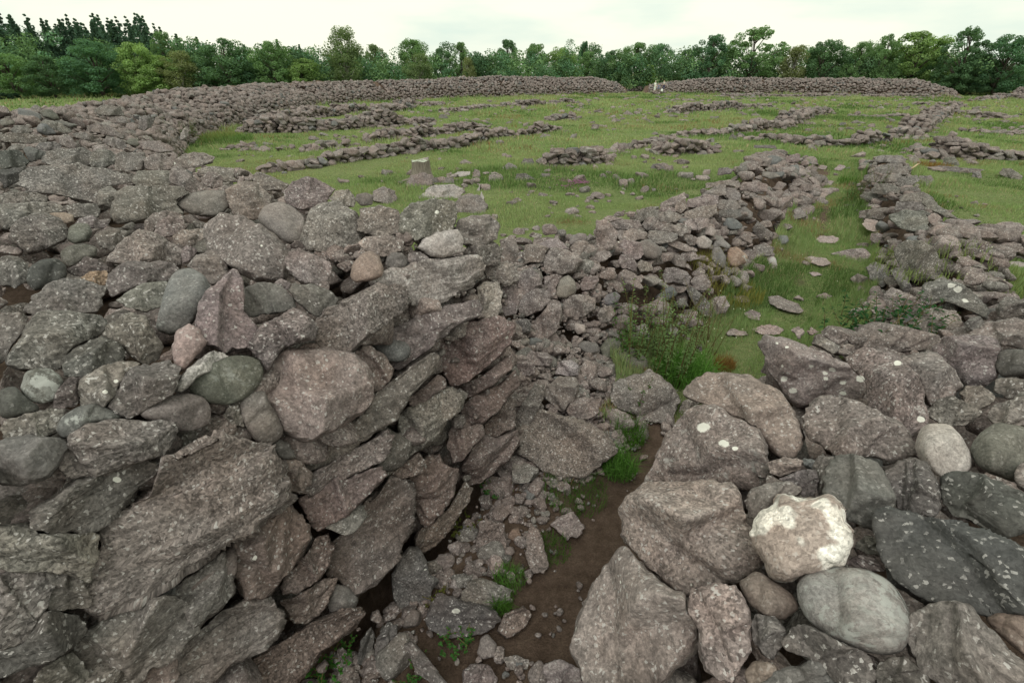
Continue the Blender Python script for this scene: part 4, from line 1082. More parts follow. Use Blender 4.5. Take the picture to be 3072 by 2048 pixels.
# ------------------------------------------------------------------ loose rubble of the near ramparts and wing walls
class Cover:
    """which pixels the singly built stones take up"""
    def __init__(s):
        s.pol = [(q['P'], q['P'].min(0), q['P'].max(0)) for q in ST if q['k'] != 'f']
    def dist(s, u, v):
        """signed distance in pixels to the nearest outline, negative inside"""
        best = 1e9
        for P, a, b in s.pol:
            if u < a[0] - 90 or u > b[0] + 90 or v < a[1] - 90 or v > b[1] + 90: continue
            x1, y1 = P[:, 0], P[:, 1]; x2, y2 = np.roll(x1, -1), np.roll(y1, -1)
            ex, ey = x2 - x1, y2 - y1
            t = np.clip(((u - x1) * ex + (v - y1) * ey) / (ex * ex + ey * ey), 0, 1)
            d = np.hypot(u - x1 - t * ex, v - y1 - t * ey).min()
            ins = (((y1 > v) != (y2 > v)) & (u < (x2 - x1) * (v - y1) / (y2 - y1 + 1e-12) + x1)).sum() % 2
            d = -d if ins else d
            if d < best: best = d
        return best
COVER = Cover()

def rubble():
    rng = np.random.default_rng(5)
    mb = MB()
    # spread over the heaps within ~30 m; looser spacing further off
    pts = []
    for (x0, x1, y0, y1, st) in ((-9, 9, .6, 12, .235), (-26, -9, 5, 32, .46), (-9, -2, 12, 20, .46), (2, 20, 12, 27, .42), (9, 16, 1, 12, .4)):
        xs = np.arange(x0, x1, st); ys = np.arange(y0, y1, st)
        X, Y = np.meshgrid(xs, ys)
        X = X + rng.uniform(-.4, .4, X.shape) * st; Y = Y + rng.uniform(-.4, .4, X.shape) * st
        pts.append(np.stack([X.ravel(), Y.ravel(), np.full(X.size, st)], -1))
    pts = np.concatenate(pts)
    m = mounds(pts[:, 0], pts[:, 1], 0)
    pts = pts[m > .10]; m = m[m > .10]
    Z = Hs(pts[:, 0], pts[:, 1])
    u, v, f = proj(np.stack([pts[:, 0], pts[:, 1], Z], -1))
    keep = (f > .9) & (u > -250) & (u < 3322) & (v < 2300) & (v > 100)
    for i in np.where(keep)[0]:
        x, y, st = pts[i]
        size = max(st, .28) * rng.uniform(.75, 1.5)
        pxr = .5 * size / f[i] * FOC
        d = COVER.dist(u[i], v[i])
        dz = 0.02
        if d < pxr:
            if d < 0 or rng.random() < .5:
                dz = -rng.uniform(.26, .56) * (1.0 if m[i] > 1.7 else .4); size = min(size, .34)           # tucked down among the big ones
            else:
                size *= max(d / pxr, .35); dz = -.05
        dims = np.array([size * rng.uniform(.9, 1.5), size * rng.uniform(.7, 1.1), size * rng.uniform(.38, .75)])
        lvl = 3 if (f[i] < 7 and dz > -.2) else 2
        add_rocks(mb, np.array([[x, y, Z[i] + dz]]), dims[None], [rng.uniform(0, 6.28)], rng.normal(0, .28, (1, 2)), lvl, rng, .08)
    # stones tucked behind the upright wall face of the gateway
    for k in range(260):
        s = rng.uniform(-2.2, 2.6); z = rng.uniform(.1, 2.5)
        p = F0 + FDIR * s + np.array([-FDIR[1], FDIR[0]]) * rng.uniform(.34, .55)
        size = rng.uniform(.2, .4)
        add_rocks(mb, np.array([[p[0], p[1], z]]), np.array([[size * 1.5, size, size * .6]]), [math.atan2(FDIR[1], FDIR[0])], rng.normal(0, .1, (1, 2)), 2, rng, 0.0)
    o = put("rubble_stones", mb.mesh("rubble_stones"), M_STONE)
    tag(o, "loose smaller rubble filling the near stone heaps between the larger blocks", "rubble", kind='stuff')
rubble()

def pebbles():
    rng = np.random.default_rng(15)
    mb = MB()
    n = 14000
    x = rng.uniform(-2.2, 3.2, n); y = rng.uniform(1.6, 8.4, n)
    mo = mounds(x, y, 0)
    d, s, p, e = poly_dist(x, y, SOIL)
    clump = n2(x, y, 1.1, 71)
    fan = np.hypot(x + .2, y - 6.3) < 2.6
    pr = np.where(fan & (mo > .02), .8, np.where(mo > .3, 0, np.where(s > 0, .95, .3) * np.where(d < .34, .16, 1) * np.where(s > 0, clump > -.6, clump > -.2)))
    pr = pr * np.where((y > 5.4) & ~fan, .12, 1)
    k = rng.random(n) < pr
    x, y = x[k], y[k]; z = Hs(x, y, .0)
    z = np.where(mounds(x, y, 0) > .1, z - .08, z)
    u, v, f = proj(np.stack([x, y, z], -1))
    for i in range(len(x)):
        size = min(.022 + rng.exponential(.040 if x[i] < (y[i] - 2.9) * .62 else .028), .26)
        if COVER.dist(u[i], v[i]) < 2: size = min(size, .07)
        lvl = 2 if size > .07 else 1
        add_rocks(mb, np.array([[x[i], y[i], z[i] + size * .12]]), np.array([[size * 1.3, size, size * .7]]), [rng.uniform(0, 6.3)], rng.normal(0, .3, (1, 2)), lvl, rng, .05, .1)
    o = put("gravel", mb.mesh("gravel"), M_STONE)
    tag(o, "pebbles and small broken stones on the passage floor", "gravel", kind='stuff')
pebbles()

FALLEN = MB()
def lawn_stones():
    """the many small stones half sunk in the turf"""
    rng = np.random.default_rng(25); mb = FALLEN
    n = 7500
    y = rng.uniform(9, 105, n); x = rng.uniform(-.5, 1.05, n) * y * .95 - 1
    cl = n2(x, y, .18, 93, 3)
    k = (mounds(x, y, -.3) < .03) & (rng.random(n) < np.clip(.3 + 1.2 * cl, .05, 1) * np.interp(y, [9, 22, 40], [.12, .5, 1]))
    x, y = x[k], y[k]; z = ground(x, y)
    for i in range(len(x)):
        s_ = min(.08 + rng.exponential(.12), .34) * (1 + y[i] / 75)
        add_rocks(mb, np.array([[x[i], y[i], z[i] + s_ * .12]]), np.array([[s_ * rng.uniform(1, 1.8), s_, s_ * .65]]), [rng.uniform(0, 6.3)], rng.normal(0, .2, (1, 2)), 2 if y[i] < 40 else 1, rng, .05, .3)
    return mb
def finish_lawn_stones(mb):
    tag(put("small_stones", mb.mesh("small_stones"), M_STONE), "small stones half sunk in the turf all over the enclosure", "stones", kind='stuff')
lawn_stones()

# ------------------------------------------------------------------ the ring rampart beyond, as coursed heaps of stone
def rampart(name, label, line, p0, p1, H, face, seed, depth=5.5, step=.40):
    rng = np.random.default_rng(seed)
    pts = np.array(line, float)
    seg = np.linalg.norm(np.diff(pts, axis=0), axis=1)
    cum = np.concatenate([[0], np.cumsum(seg)])
    s0, s1 = np.interp(p0, range(len(pts)), cum), np.interp(p1, range(len(pts)), cum)
    prof_s = np.array([q[0] for q in face]); prof_h = np.array([q[1] for q in face])
    pl = np.concatenate([[0], np.cumsum(np.hypot(np.diff(prof_s), np.diff(prof_h * H)))])
    mb = MB(); nrock = 0
    w = 0.0
    while w < pl[-1]:
        sx = s0 + rng.uniform(0, .3)
        while sx < s1:
            q = np.interp(sx, cum, range(len(pts))); i = min(int(q), len(pts) - 2)
            d = (pts[i + 1] - pts[i]) / seg[i]
            a = pts[i] + d * (sx - cum[i])
            # soften the corners of the line
            dn = (pts[min(i + 2, len(pts) - 1)] - pts[i + 1]); dn = dn / (np.linalg.norm(dn) + 1e-9) if i + 2 < len(pts) else d
            ww = w + rng.uniform(-.12, .12)
            so = np.interp(ww, pl, prof_s)
            nrm = np.array([-d[1], d[0]])
            P = a + nrm * so
            dist = math.hypot(P[0], P[1])
            ln = rng.uniform(.25, .75) * (1.0 if dist > 25 else 1.2)
            z = float(Hs(P[0:1], P[1:2])[0])
            dims = np.array([ln * 1.08, rng.uniform(.28, .6), rng.uniform(.20, .46)])
            lvl = 2 if dist < 55 else 1
            add_rocks(mb, np.array([[P[0], P[1], z + rng.uniform(-.10, .16)]]), dims[None], [math.atan2(d[1], d[0]) + rng.normal(0, .3 if so < .6 else 1.0)], rng.normal(0, .12 if so < .6 else .34, (1, 2)), lvl, rng, .03, .3)
            sx += ln * .92
        w += step * rng.uniform(.8, 1.1) * (.75 if np.interp(w, pl, prof_s) < 1.0 else 1.0)
    o = put(name, mb.mesh(name), M_STONE)
    tag(o, label, "rampart", None, "thing")
    return o
PF = [(0, 0), (.3, .40), (.9, .62), (3.0, .97), (5.0, 1.0), (6.2, .8)]
PR = [(0, 0), (.4, .5), (1.2, .78), (3.0, 1.0), (5.0, 1.0), (6.0, .8)]
rampart("rampart", "curving stone rampart receding along the left, with courses showing in its inner face", RING, 3.9, 8.5, 2.75, PF, 31, step=.42)
rampart("rampart", "long low stone rampart across the middle distance, ending left of the far gap", RING, 8.52, 11.85, 2.75, PF, 32, step=.46)
rampart("rampart", "far right stone rampart, even and wall-like, right of the far gap", RING_R, .05, 2.95, 2.6, PR, 33, step=.46)
rampart("rampart", "short end of rampart at the right border beyond the far right break", RING_E, .05, 1.95, 2.6, PR, 34, step=.5)

# ------------------------------------------------------------------ low ruined house walls in the enclosure
def on_ground(u, v):
    """photograph pixel (2352-wide overview) of a foot of a wall -> place on the turf"""
    r = ray(u * 3072 / 2352, v * 3072 / 2352)
    t = -(CAMZ - .05) / r[2]
    return np.array([r[0] * t, r[1] * t])

def ruined_wall(label, pix, h, w, seed, messy=.3, lich=.3, size=1.0, coursed=True):
    rng = np.random.default_rng(seed)
    pts = np.array([on_ground(*p) for p in pix])
    seg = np.linalg.norm(np.diff(pts, axis=0), axis=1); cum = np.concatenate([[0], np.cumsum(seg)])
    mb = MB(); L = cum[-1]; lay = 0; z = 0.0
    dist = np.linalg.norm(pts, axis=1).min()
    ch = (.20 if dist < 45 else .24) * size
    lvl = 3 if dist < 26 else 2
    while z < h:
        off = -w / 2
        rows = max(1, int(round(w / (.45 * size))))
        for r_ in range(rows):
            sx = rng.uniform(0, .4)
            while sx < L:
                ln = rng.uniform(.32, .85) * size
                q = np.interp(sx, cum, range(len(pts))); i = min(int(q), len(pts) - 2)
                d = (pts[i + 1] - pts[i]) / seg[i]; nrm = np.array([-d[1], d[0]])
                top = h * (.62 + .55 * float(vnoise(np.array([sx * .45, seed * 3.1, .5])))) * min(1, .35 + 1.2 * min(sx, L - sx) / max(.25 * L, .5))
                side = abs(r_ - (rows - 1) / 2) / max(rows / 2, 1)
                if z <= top * (1 - .45 * side * (0 if coursed and r_ in (0, rows - 1) else 1)) and rng.random() > .12 * messy:
                    P = pts[i] + d * (sx - cum[i]) + nrm * ((r_ + .5) / rows - .5) * w + rng.normal(0, .08 * messy, 2)
                    zz = float(ground(P[0:1], P[1:2])[0]) + z + ch * .35
                    hh = ch * rng.uniform(1.0, 1.9)
                    add_rocks(mb, np.array([[P[0], P[1], zz]]), np.array([[ln * 1.05, rng.uniform(.4, .6) * size, hh]]),
                              [math.atan2(d[1], d[0]) + rng.normal(0, .1 + messy * .5)], rng.normal(0, .06 + messy * .25, (1, 2)), lvl, rng, .05, lich)
                sx += ln
        z += ch; lay += 1
    # a few stones fallen to either side
    for k in range(int(L * .9 * messy * 2)):
        sx = rng.uniform(0, L); q = np.interp(sx, cum, range(len(pts))); i = min(int(q), len(pts) - 2)
        d = (pts[i + 1] - pts[i]) / seg[i]; nrm = np.array([-d[1], d[0]])
        P = pts[i] + d * (sx - cum[i]) + nrm * rng.choice([-1, 1]) * (w / 2 + abs(rng.normal(.1, .35)))
        s_ = rng.uniform(.2, .5) * size
        add_rocks(FALLEN, np.array([[P[0], P[1], float(ground(P[0:1], P[1:2])[0]) + .04]]), np.array([[s_ * 1.3, s_, s_ * .6]]), [rng.uniform(0, 6)], rng.normal(0, .2, (1, 2)), 2, rng, .05, lich)
    o = put("ruined_wall", mb.mesh("ruined_wall"), M_STONE)
    tag(o, label, "stone wall", "low ruined stone walls in the grassy enclosure", "thing")
    return o

WALLS = [
 ("longest low ruined wall, running left to right across the lawn behind the tree stump", [(602, 391), (650, 389), (705, 386), (784, 371), (860, 360), (935, 349), (1060, 333), (1160, 312), (1295, 301)], .75, .9, .35),
 ("thick two-tiered ruined wall in front of the left rampart", [(560, 303), (640, 303), (700, 300), (790, 296), (900, 288), (985, 280)], 1.5, 2.2, .3),
 ("low heap of tumbled pale stones between the thick wall and the longest wall", [(835, 324), (900, 320), (960, 316), (1030, 303), (1110, 293)], .75, 1.3, .8),
 ("short coursed ruined wall two layers high in the middle of the lawn", [(1245, 384), (1320, 381), (1398, 370)], .9, .9, .3),
 ("thin line of low stones running on behind the short coursed wall", [(1398, 352), (1450, 340), (1500, 330), (1560, 320)], .5, .7, .6),
 ("low ruined wall alone on the far lawn before the middle rampart", [(1133, 245), (1200, 243), (1290, 238), (1325, 236)], .8, 1.4, .6),
 ("far ruined wall before the right rampart, its left end squared", [(1535, 259), (1568, 256), (1645, 253), (1700, 249), (1775, 248)], 1.0, 1.4, .5),
 ("rounded mound-like ruined wall with mossy stones right of the lawn's middle", [(1690, 300), (1735, 296), (1795, 290), (1850, 268), (1900, 257)], .9, 1.6, .6),
 ("heap of whitish tumbled stones beside the far end of the left wing wall", [(1490, 351), (1560, 350), (1610, 348), (1650, 347)], .8, 1.4, .9),
 ("broad ridge of stones rising away toward the far right rampart", [(2070, 318), (2105, 296), (2140, 272), (2178, 256)], 1.0, 2.0, .6),
 ("low ruined wall crossing the head of the grassy path", [(1735, 320), (1790, 320), (1850, 331), (1940, 333), (2000, 326), (2040, 322)], .65, 1.1, .6),
 ("coursed ruined house wall of big grey blocks at the right border", [(2155, 348), (2210, 361), (2290, 362), (2360, 362)], 1.25, 1.2, .2),
 ("scattered line of stones before the broad ridge of stones", [(1950, 265), (2000, 268), (2080, 263)], .45, .8, .8),
 ("low stones right of the broad ridge, running to the right border", [(2185, 262), (2250, 266), (2320, 271)], .6, 1.1, .6),
 ("low stone row behind the broad ridge near the far right rampart", [(2095, 241), (2150, 243), (2215, 249)], .8, 1.2, .5),
 ("low wall of dark blocks branching right from the right wing wall", [(2125, 548), (2180, 562), (2260, 578), (2370, 585)], .95, 1.2, .25),
 ("strip of tumbled stone at the foot of the far right rampart", [(1640, 223), (1720, 222), (1830, 223), (1960, 221)], .6, 1.6, .9),
 ("row of low stones left of the thick two-tiered wall by the rampart", [(530, 338), (575, 340), (620, 342), (680, 335)], .45, .9, .8),
 ("small scatter of stones joined to the longest wall's left part", [(700, 345), (745, 337), (800, 332)], .4, .9, .9),
 ("small cluster of dark stones alone in the middle of the lawn", [(1258, 277), (1290, 274), (1322, 277)], .6, .9, .9),
 ("thin broken line of stones before the rounded mound-like wall", [(1545, 312), (1610, 309), (1680, 304)], .35, .7, .9),
 ("slumped stones along the left edge of the grassy path's far part", [(1808, 505), (1830, 470), (1845, 440), (1870, 415)], .35, 1.1, .9),
 ("low rubble filling the far gap in the rampart", [(1425, 210), (1480, 209), (1560, 211)], 1.0, 2.0, .9),
 ("tumbled stones spreading before the far right rampart's right end", [(1985, 224), (2060, 222), (2150, 224)], .6, 2.0, .9),
 ("rubble spread at the right border below the last bit of rampart", [(2250, 232), (2310, 226), (2365, 228)], .7, 2.0, .9),
 ("low stones between the path head and the big-blocked house wall", [(2090, 345), (2120, 352), (2160, 366)], .5, .9, .9),
 ("broken row of stones behind the right lawn near the border", [(2225, 300), (2290, 306), (2360, 305)], .45, .9, .9),
 ("broad spread of tumbled stone below the left rampart behind the thick two-tiered wall", [(590, 284), (690, 270), (760, 263), (850, 257), (940, 253)], 1.1, 3.2, .8),
 ("rough stones joining the thick two-tiered wall to the middle rampart", [(900, 244), (960, 241), (1015, 244)], .7, 2.2, .9),
 ("stone strip at the foot of the middle rampart near the left", [(1010, 262), (1060, 256), (1130, 247)], .6, 1.4, .7),
]
for i, (lab, pix, h, w, ms) in enumerate(WALLS):
    ruined_wall(lab, pix, h, w, 60 + i, ms)
finish_lawn_stones(FALLEN)
# ------------------------------------------------------------------ grass
def blade_arrays(x, y, z, h, wd, rng, lean=.5):
    n = len(x)
    az = rng.uniform(0, 2 * np.pi, n); bend = rng.uniform(.1, 1.0, n) * lean
    da = np.stack([np.cos(az), np.sin(az)], -1)
    sa = rng.uniform(0, 2 * np.pi, n); side = np.stack([np.cos(sa), np.sin(sa), np.zeros(n)], -1) * (wd / 2)[:, None]
    base = np.stack([x, y, z], -1)
    m = base + np.stack([da[:, 0] * bend * h * .25, da[:, 1] * bend * h * .25, h * .55], -1)
    t = base + np.stack([da[:, 0] * bend * h * .9, da[:, 1] * bend * h * .9, h * (1 - .35 * bend)], -1)
    V = np.stack([base - side, base + side, m - side * .8, m + side * .8, t], 1).reshape(-1, 3)
    o = np.arange(n)[:, None] * 5
    T = np.concatenate([o + np.array([[0, 1, 3]]), o + np.array([[0, 3, 2]]), o + np.array([[2, 3, 4]])])
    return V, T

def grass_colours(x, y, rng, dry=.25):
    n = len(x)
    p1 = n2(x, y, .22, 81, 3) + .5 * n2(x, y, .05, 85, 2); p2 = n2(x, y, .9, 83, 3) * .7 + .5 * n2(x, y, .16, 87, 2)
    g1 = np.array([.205, .300, .122]); g2 = np.array([.315, .375, .185]); st = np.array([.42, .36, .23]); ru = np.array([.26, .165, .085]); dk = np.array([.10, .165, .055])
    a = np.clip(.5 + .8 * p1 + .2 * rng.normal(size=n), 0, 1)[:, None]
    c = g1 * (1 - a) + g2 * a
    d = (rng.random(n) < dry * np.clip(.6 + 1.1 * p2, .1, 1.6))[:, None]
    c = np.where(d, st * rng.uniform(.6, 1.1, (n, 1)), c)
    r = (rng.random(n) < .28 * (p2 > .42))[:, None]
    c = np.where(r, ru, c)
    k = (p1 < -.45)[:, None] & (rng.random((n, 1)) < .6)
    c = np.where(k, dk, c)
    return c * rng.uniform(.75, 1.25, (n, 1))

def grass():
    rng = np.random.default_rng(77)
    bands = [(-3.5, 14, 4.2, 15, 300000, .075, .007), (1.0, 13, 5.4, 20, 420000, .07, .009), (-18, 26, 13, 32, 330000, .11, .016), (-26, 60, 30, 62, 260000, .16, .04), (-30, 112, 58, 118, 230000, .22, .085),
             (-110, -27, 30, 150, 30000, .3, .16)]
    VV, TT, CC, k = [], [], [], 0
    for (x0, x1, y0, y1, n, h0, w0) in bands:
        x = rng.uniform(x0, x1, n); y = rng.uniform(y0, y1, n)
        u, v, f = proj(np.stack([x, y, np.zeros(n)], -1))
        ok = (f > 1) & (u > -120) & (u < 3190) & (v < 2150)
        x, y = x[ok], y[ok]
        m = turf_mask(x, y)
        ok = rng.random(len(x)) < m
        x, y = x[ok], y[ok]
        # none through the flat stones
        u, v, f = proj(np.stack([x, y, Hs(x, y)], -1))
        ok = np.ones(len(x), bool)
        for q in ST:
            if q['k'] not in 'f': continue
            a, b_ = q['P'].min(0), q['P'].max(0)
            c = np.where((u > a[0]) & (u < b_[0]) & (v > a[1]) & (v < b_[1] + 3))[0]
            if len(c):
                x1, y1 = q['P'][:, 0], q['P'][:, 1]; x2, y2 = np.roll(x1, -1), np.roll(y1, -1)
                U, V_ = u[c][:, None], v[c][:, None]
                ok[c] &= ~((((y1 > V_) != (y2 > V_)) & (U < (x2 - x1) * (V_ - y1) / (y2 - y1 + 1e-12) + x1)).sum(1) % 2 == 1)
        x, y = x[ok], y[ok]
        z = Hs(x, y) - .02
        tuft = np.clip(1 + .9 * n2(x, y, .55, 91, 3), .35, 2.3)
        # longer at the feet of walls and heaps, shorter where people walk
        mo = mounds(x, y, -.7)
        tuft = tuft * np.where(mo > .02, 1.9, 1.0)
        dpath, _, _, _ = poly_dist(x, y, [(2.3, 5.8), (4.6, 8.2), (7.3, 11.8), (8.9, 15), (11.2, 19.5), (15, 26)])
        tuft = np.where(dpath < 1.0, tuft * .8, tuft)
        h = h0 * tuft * rng.uniform(.5, 1.5, len(x))
        V, T = blade_arrays(x, y, z, h, w0 * rng.uniform(.6, 1.4, len(x)), rng)
        C = np.repeat(np.concatenate([grass_colours(x, y, rng), np.ones((len(x), 1))], 1), 5, 0)
        VV.append(V); TT.append(T + k); CC.append(C); k += len(V)
    me = make_mesh("grass", np.concatenate(VV), np.concatenate(TT), dict(col=np.concatenate(CC)), smooth=False)
    tag(put("grass", me, M_GRASS), "short green and straw-coloured grass of the enclosure and path", "grass", kind='stuff')
grass()

def px_ground(u, v, dz=0.0):
    """overview pixel -> point where that line of sight meets the land"""
    U, V_ = u * 3072 / 2352, v * 3072 / 2352
    t = hit(np.array([U]), np.array([V_]))[0]
    return CAM + t * ray(U, V_), t

def grass_tuft(label, u, v, n, h, spread, col, wd=.008, lean=1.1, seed=0, name="grass_tuft"):
    rng = np.random.default_rng(seed)
    P, t = px_ground(u, v)
    r = spread * np.sqrt(rng.random(n)); a = rng.uniform(0, 6.283, n)
    x = r * np.cos(a); y = r * np.sin(a)
    z = Hs(P[0] + x, P[1] + y, .1) - P[2]
    z = np.clip(z, -.3, .3)
    hh = h * rng.uniform(.5, 1.1, n)
    V, T = blade_arrays(x, y, z, hh, np.full(n, wd), rng, lean)
    c = np.array(col)[None] * rng.uniform(.7, 1.3, (n, 1))
    C = np.repeat(np.concatenate([c, np.ones((n, 1))], 1), 5, 0)
    o = put(name, make_mesh(name, V, T, dict(col=C), smooth=False), M_GRASS, loc=P)
    return tag(o, label, "grass tuft")
GRN = (.075, .165, .03); LUSH = (.10, .22, .045); RUST = (.24, .135, .05); YEL = (.22, .21, .06)
grass_tuft("lush tuft of long arching grass between the tall weeds and the path boulders", 1570, 868, 900, .55, .42, LUSH, .010, 1.2, 1)
grass_tuft("bright green tuft beside the broad rough-topped slab in the passage", 1420, 1085, 520, .34, .20, LUSH, .007, 1.2, 2)
grass_tuft("small green tuft at the passage edge above the broad rough-topped slab", 1445, 1005, 380, .30, .20, GRN, .006, 1.0, 3)
grass_tuft("rusty orange dry tuft at the crest stones beside the path", 1662, 845, 420, .26, .16, RUST, .006, .6, 4)
grass_tuft("low grass patch along the left edge of the trodden soil", 1320, 1135, 900, .12, .38, GRN, .005, 1.0, 5)
grass_tuft("small grass patch right of the long thin stone", 1265, 1265, 420, .10, .20, GRN, .005, 1.0, 6)
grass_tuft("grass patch between the square and dark stones of the passage", 1170, 1335, 420, .13, .15, LUSH, .005, 1.0, 7)
grass_tuft("drooping grass beside the dark broken floor boulder", 1155, 1395, 260, .17, .09, GRN, .005, 1.2, 8)
grass_tuft("tall yellowish grass in the hollow by the left rampart bend", 470, 318, 1100, .5, 2.4, (.21, .235, .085), .03, .5, 9)
grass_tuft("green reedy clump in the hollow right of the rampart bend", 525, 322, 600, .5, 1.6, (.13, .21, .07), .03, .5, 10)
grass_tuft("dry orange grass around the right wing wall's middle", 2140, 385, 500, .35, .8, RUST, .012, .6, 11)
grass_tuft("grassy fringe at the foot of the dark branching wall on the right", 2200, 590, 900, .22, 1.3, (.19, .24, .09), .012, .6, 12)
grass_tuft("straw-coloured fringe at the foot of the left wing wall by the path", 1665, 645, 900, .32, .8, YEL, .008, .7, 13)
grass_tuft("long grass clump on the path's right side beside the wing wall stones", 1965, 425, 600, .45, .7, GRN, .012, .7, 14)

# ------------------------------------------------------------------ leafy plants
def leaf_quad(P, d, up, L, W):
    d = d / np.linalg.norm(d); s = np.cross(d, up); s /= np.linalg.norm(s) + 1e-9
    return np.array([P, P + d * L * .5 + s * W / 2, P + d * L - up * L * .12, P + d * L * .5 - s * W / 2])

def weed(label, u, v, nst, h, spread, col, leafL, leafW, seed, name="tall_weed", cat="weed", dens=22, tilt=.25, stalk=(.16, .13, .06)):
    rng = np.random.default_rng(seed)
    P, t = px_ground(u, v)
    root = empty(name, P, label, cat)
    sm, lm = MB(), MB()
    for k in range(nst):
        a = rng.uniform(0, 6.283); r = spread * math.sqrt(rng.random())
        b = np.array([r * math.cos(a), r * math.sin(a), 0.0])
        b[2] = float(np.clip(Hs(P[0:1] + b[0], P[1:2] + b[1], .1)[0] - P[2], -.2, .25))
        lean = np.array([rng.normal(0, tilt), rng.normal(0, tilt), 1.0])
        hh = h * rng.uniform(.55, 1.05)
        curve = rng.normal(0, .08, 2)
        ts = np.linspace(0, 1, 6)
        S = b + ts[:, None] * lean * hh + np.stack([curve[0] * ts ** 2 * hh, curve[1] * ts ** 2 * hh, 0 * ts], -1)
        vv, tt = tube(S, np.linspace(.006, .002, 6) * max(1, h), 5)
        sm.add(vv, tt, col=np.array([*(np.array(stalk) * rng.uniform(.7, 1.5)), 1]))
        for q in range(dens):
            f = rng.uniform(.12, 1.0)
            p = np.array([np.interp(f, ts, S[:, j]) for j in range(3)])
            az = rng.uniform(0, 6.283); d = np.array([math.cos(az), math.sin(az), rng.uniform(-.3, .7)])
            L = leafL * rng.uniform(.5, 1.2) * (1.15 - .6 * f)
            Q = leaf_quad(p, d, np.array([0, 0, 1.0]), L, leafW * L / leafL)
            c = np.array(col) * rng.uniform(.65, 1.4)
            lm.add(Q, [(0, 1, 2), (0, 2, 3)], col=np.array([*c, 1]))
    put("stems", sm.mesh("stems"), M_PLANT, root)
    put("leaves", lm.mesh("leaves", False), M_PLANT, root)
    return root
WGR = (.15, .225, .09)
weed("clump of tall ragged weeds with brown stalks standing over the rubble fan", 1515, 850, 36, 1.45, .55, WGR, .09, .032, 21, dens=56, tilt=.13)
weed("tall weeds with many dry stalks right of the ragged clump", 1590, 800, 22, 1.15, .45, (.14, .165, .075), .07, .020, 22, dens=26, tilt=.14)
weed("leafy green weed at the left side of the tall ragged clump", 1440, 800, 12, .9, .25, (.07, .15, .035), .09, .035, 23, dens=34)
weed("small sparse weed in front of the big boulder below the weeds", 1462, 945, 7, .5, .08, (.06, .125, .035), .065, .028, 24, "small_weed", dens=22)
weed("dark green ferny plants at the foot of the right wing wall by the path", 2030, 735, 46, .38, .75, (.035, .095, .035), .11, .05, 25, "low_herb", "herb", 16, .5)
weed("low green herb growing from the wall foot at the bottom edge", 770, 1545, 34, .22, .17, (.06, .17, .035), .035, .032, 26, "low_herb", "herb", 14, .5)
weed("small clover-like herb on the passage floor near the dark broken boulder", 1045, 1480, 26, .12, .14, (.06, .16, .04), .03, .028, 27, "low_herb", "herb", 10, .6)
weed("tiny green herb at the foot of the wall's far end", 1125, 1125, 12, .12, .08, (.05, .14, .04), .035, .03, 28, "low_herb", "herb", 9, .6)
weed("yellow-green moss-like herb along the wall foot left of the square passage slab", 1062, 1190, 26, .10, .16, (.11, .14, .03), .025, .022, 29, "low_herb", "herb", 10, .6)
weed("small herb in the soil at the bottom of the passage", 965, 1545, 16, .10, .10, (.06, .16, .04), .03, .026, 30, "low_herb", "herb", 9, .6)
weed("yellowish herb tuft beside the dark pitted rock", 1005, 1390, 22, .10, .12, (.12, .15, .03), .022, .02, 31, "low_herb", "herb", 9, .6)
weed("bushy green weed at the path side of the right wing wall's far part", 1985, 445, 26, .75, .6, (.05, .115, .04), .09, .03, 32, "bushy_weed", "weed", 26)
weed("green weeds standing before the bend of the left rampart", 400, 305, 30, 1.1, 1.4, (.07, .115, .045), .16, .06, 33, "bushy_weed", "weed", 22)

def flowers(name, label, spots, col, r, seed):
    rng = np.random.default_rng(seed); mb = MB()
    for (u, v, n, sp) in spots:
        P, t = px_ground(u, v)
        for k in range(n):
            q = P + np.array([rng.normal(0, sp), rng.normal(0, sp), 0])
            q[2] = Hs(q[0:1], q[1:2])[0] + .10 + .03 * rng.random()
            D, F = ico(1)
            mb.add(D * r * np.array([1, 1, .6]) + q, F, col=np.array([*col, 1]))
    tag(put(name, mb.mesh(name), M_PLANT), label, "flowers", kind='stuff')
flowers("white_flowers", "tiny white flowers dotted in the path-side grass", [(1690, 725, 16, .5), (1655, 770, 9, .4), (1610, 850, 8, .35), (1260, 475, 5, .6), (1245, 510, 5, .5), (1800, 590, 8, .6), (2240, 640, 12, .8)], (.75, .74, .66), .011, 1)
flowers("pink_flowers", "small patches of pink thyme in the middle lawn", [(1333, 424, 160, .22), (1300, 420, 50, .35), (1303, 434, 40, .18)], (.34, .16, .27), .02, 2)

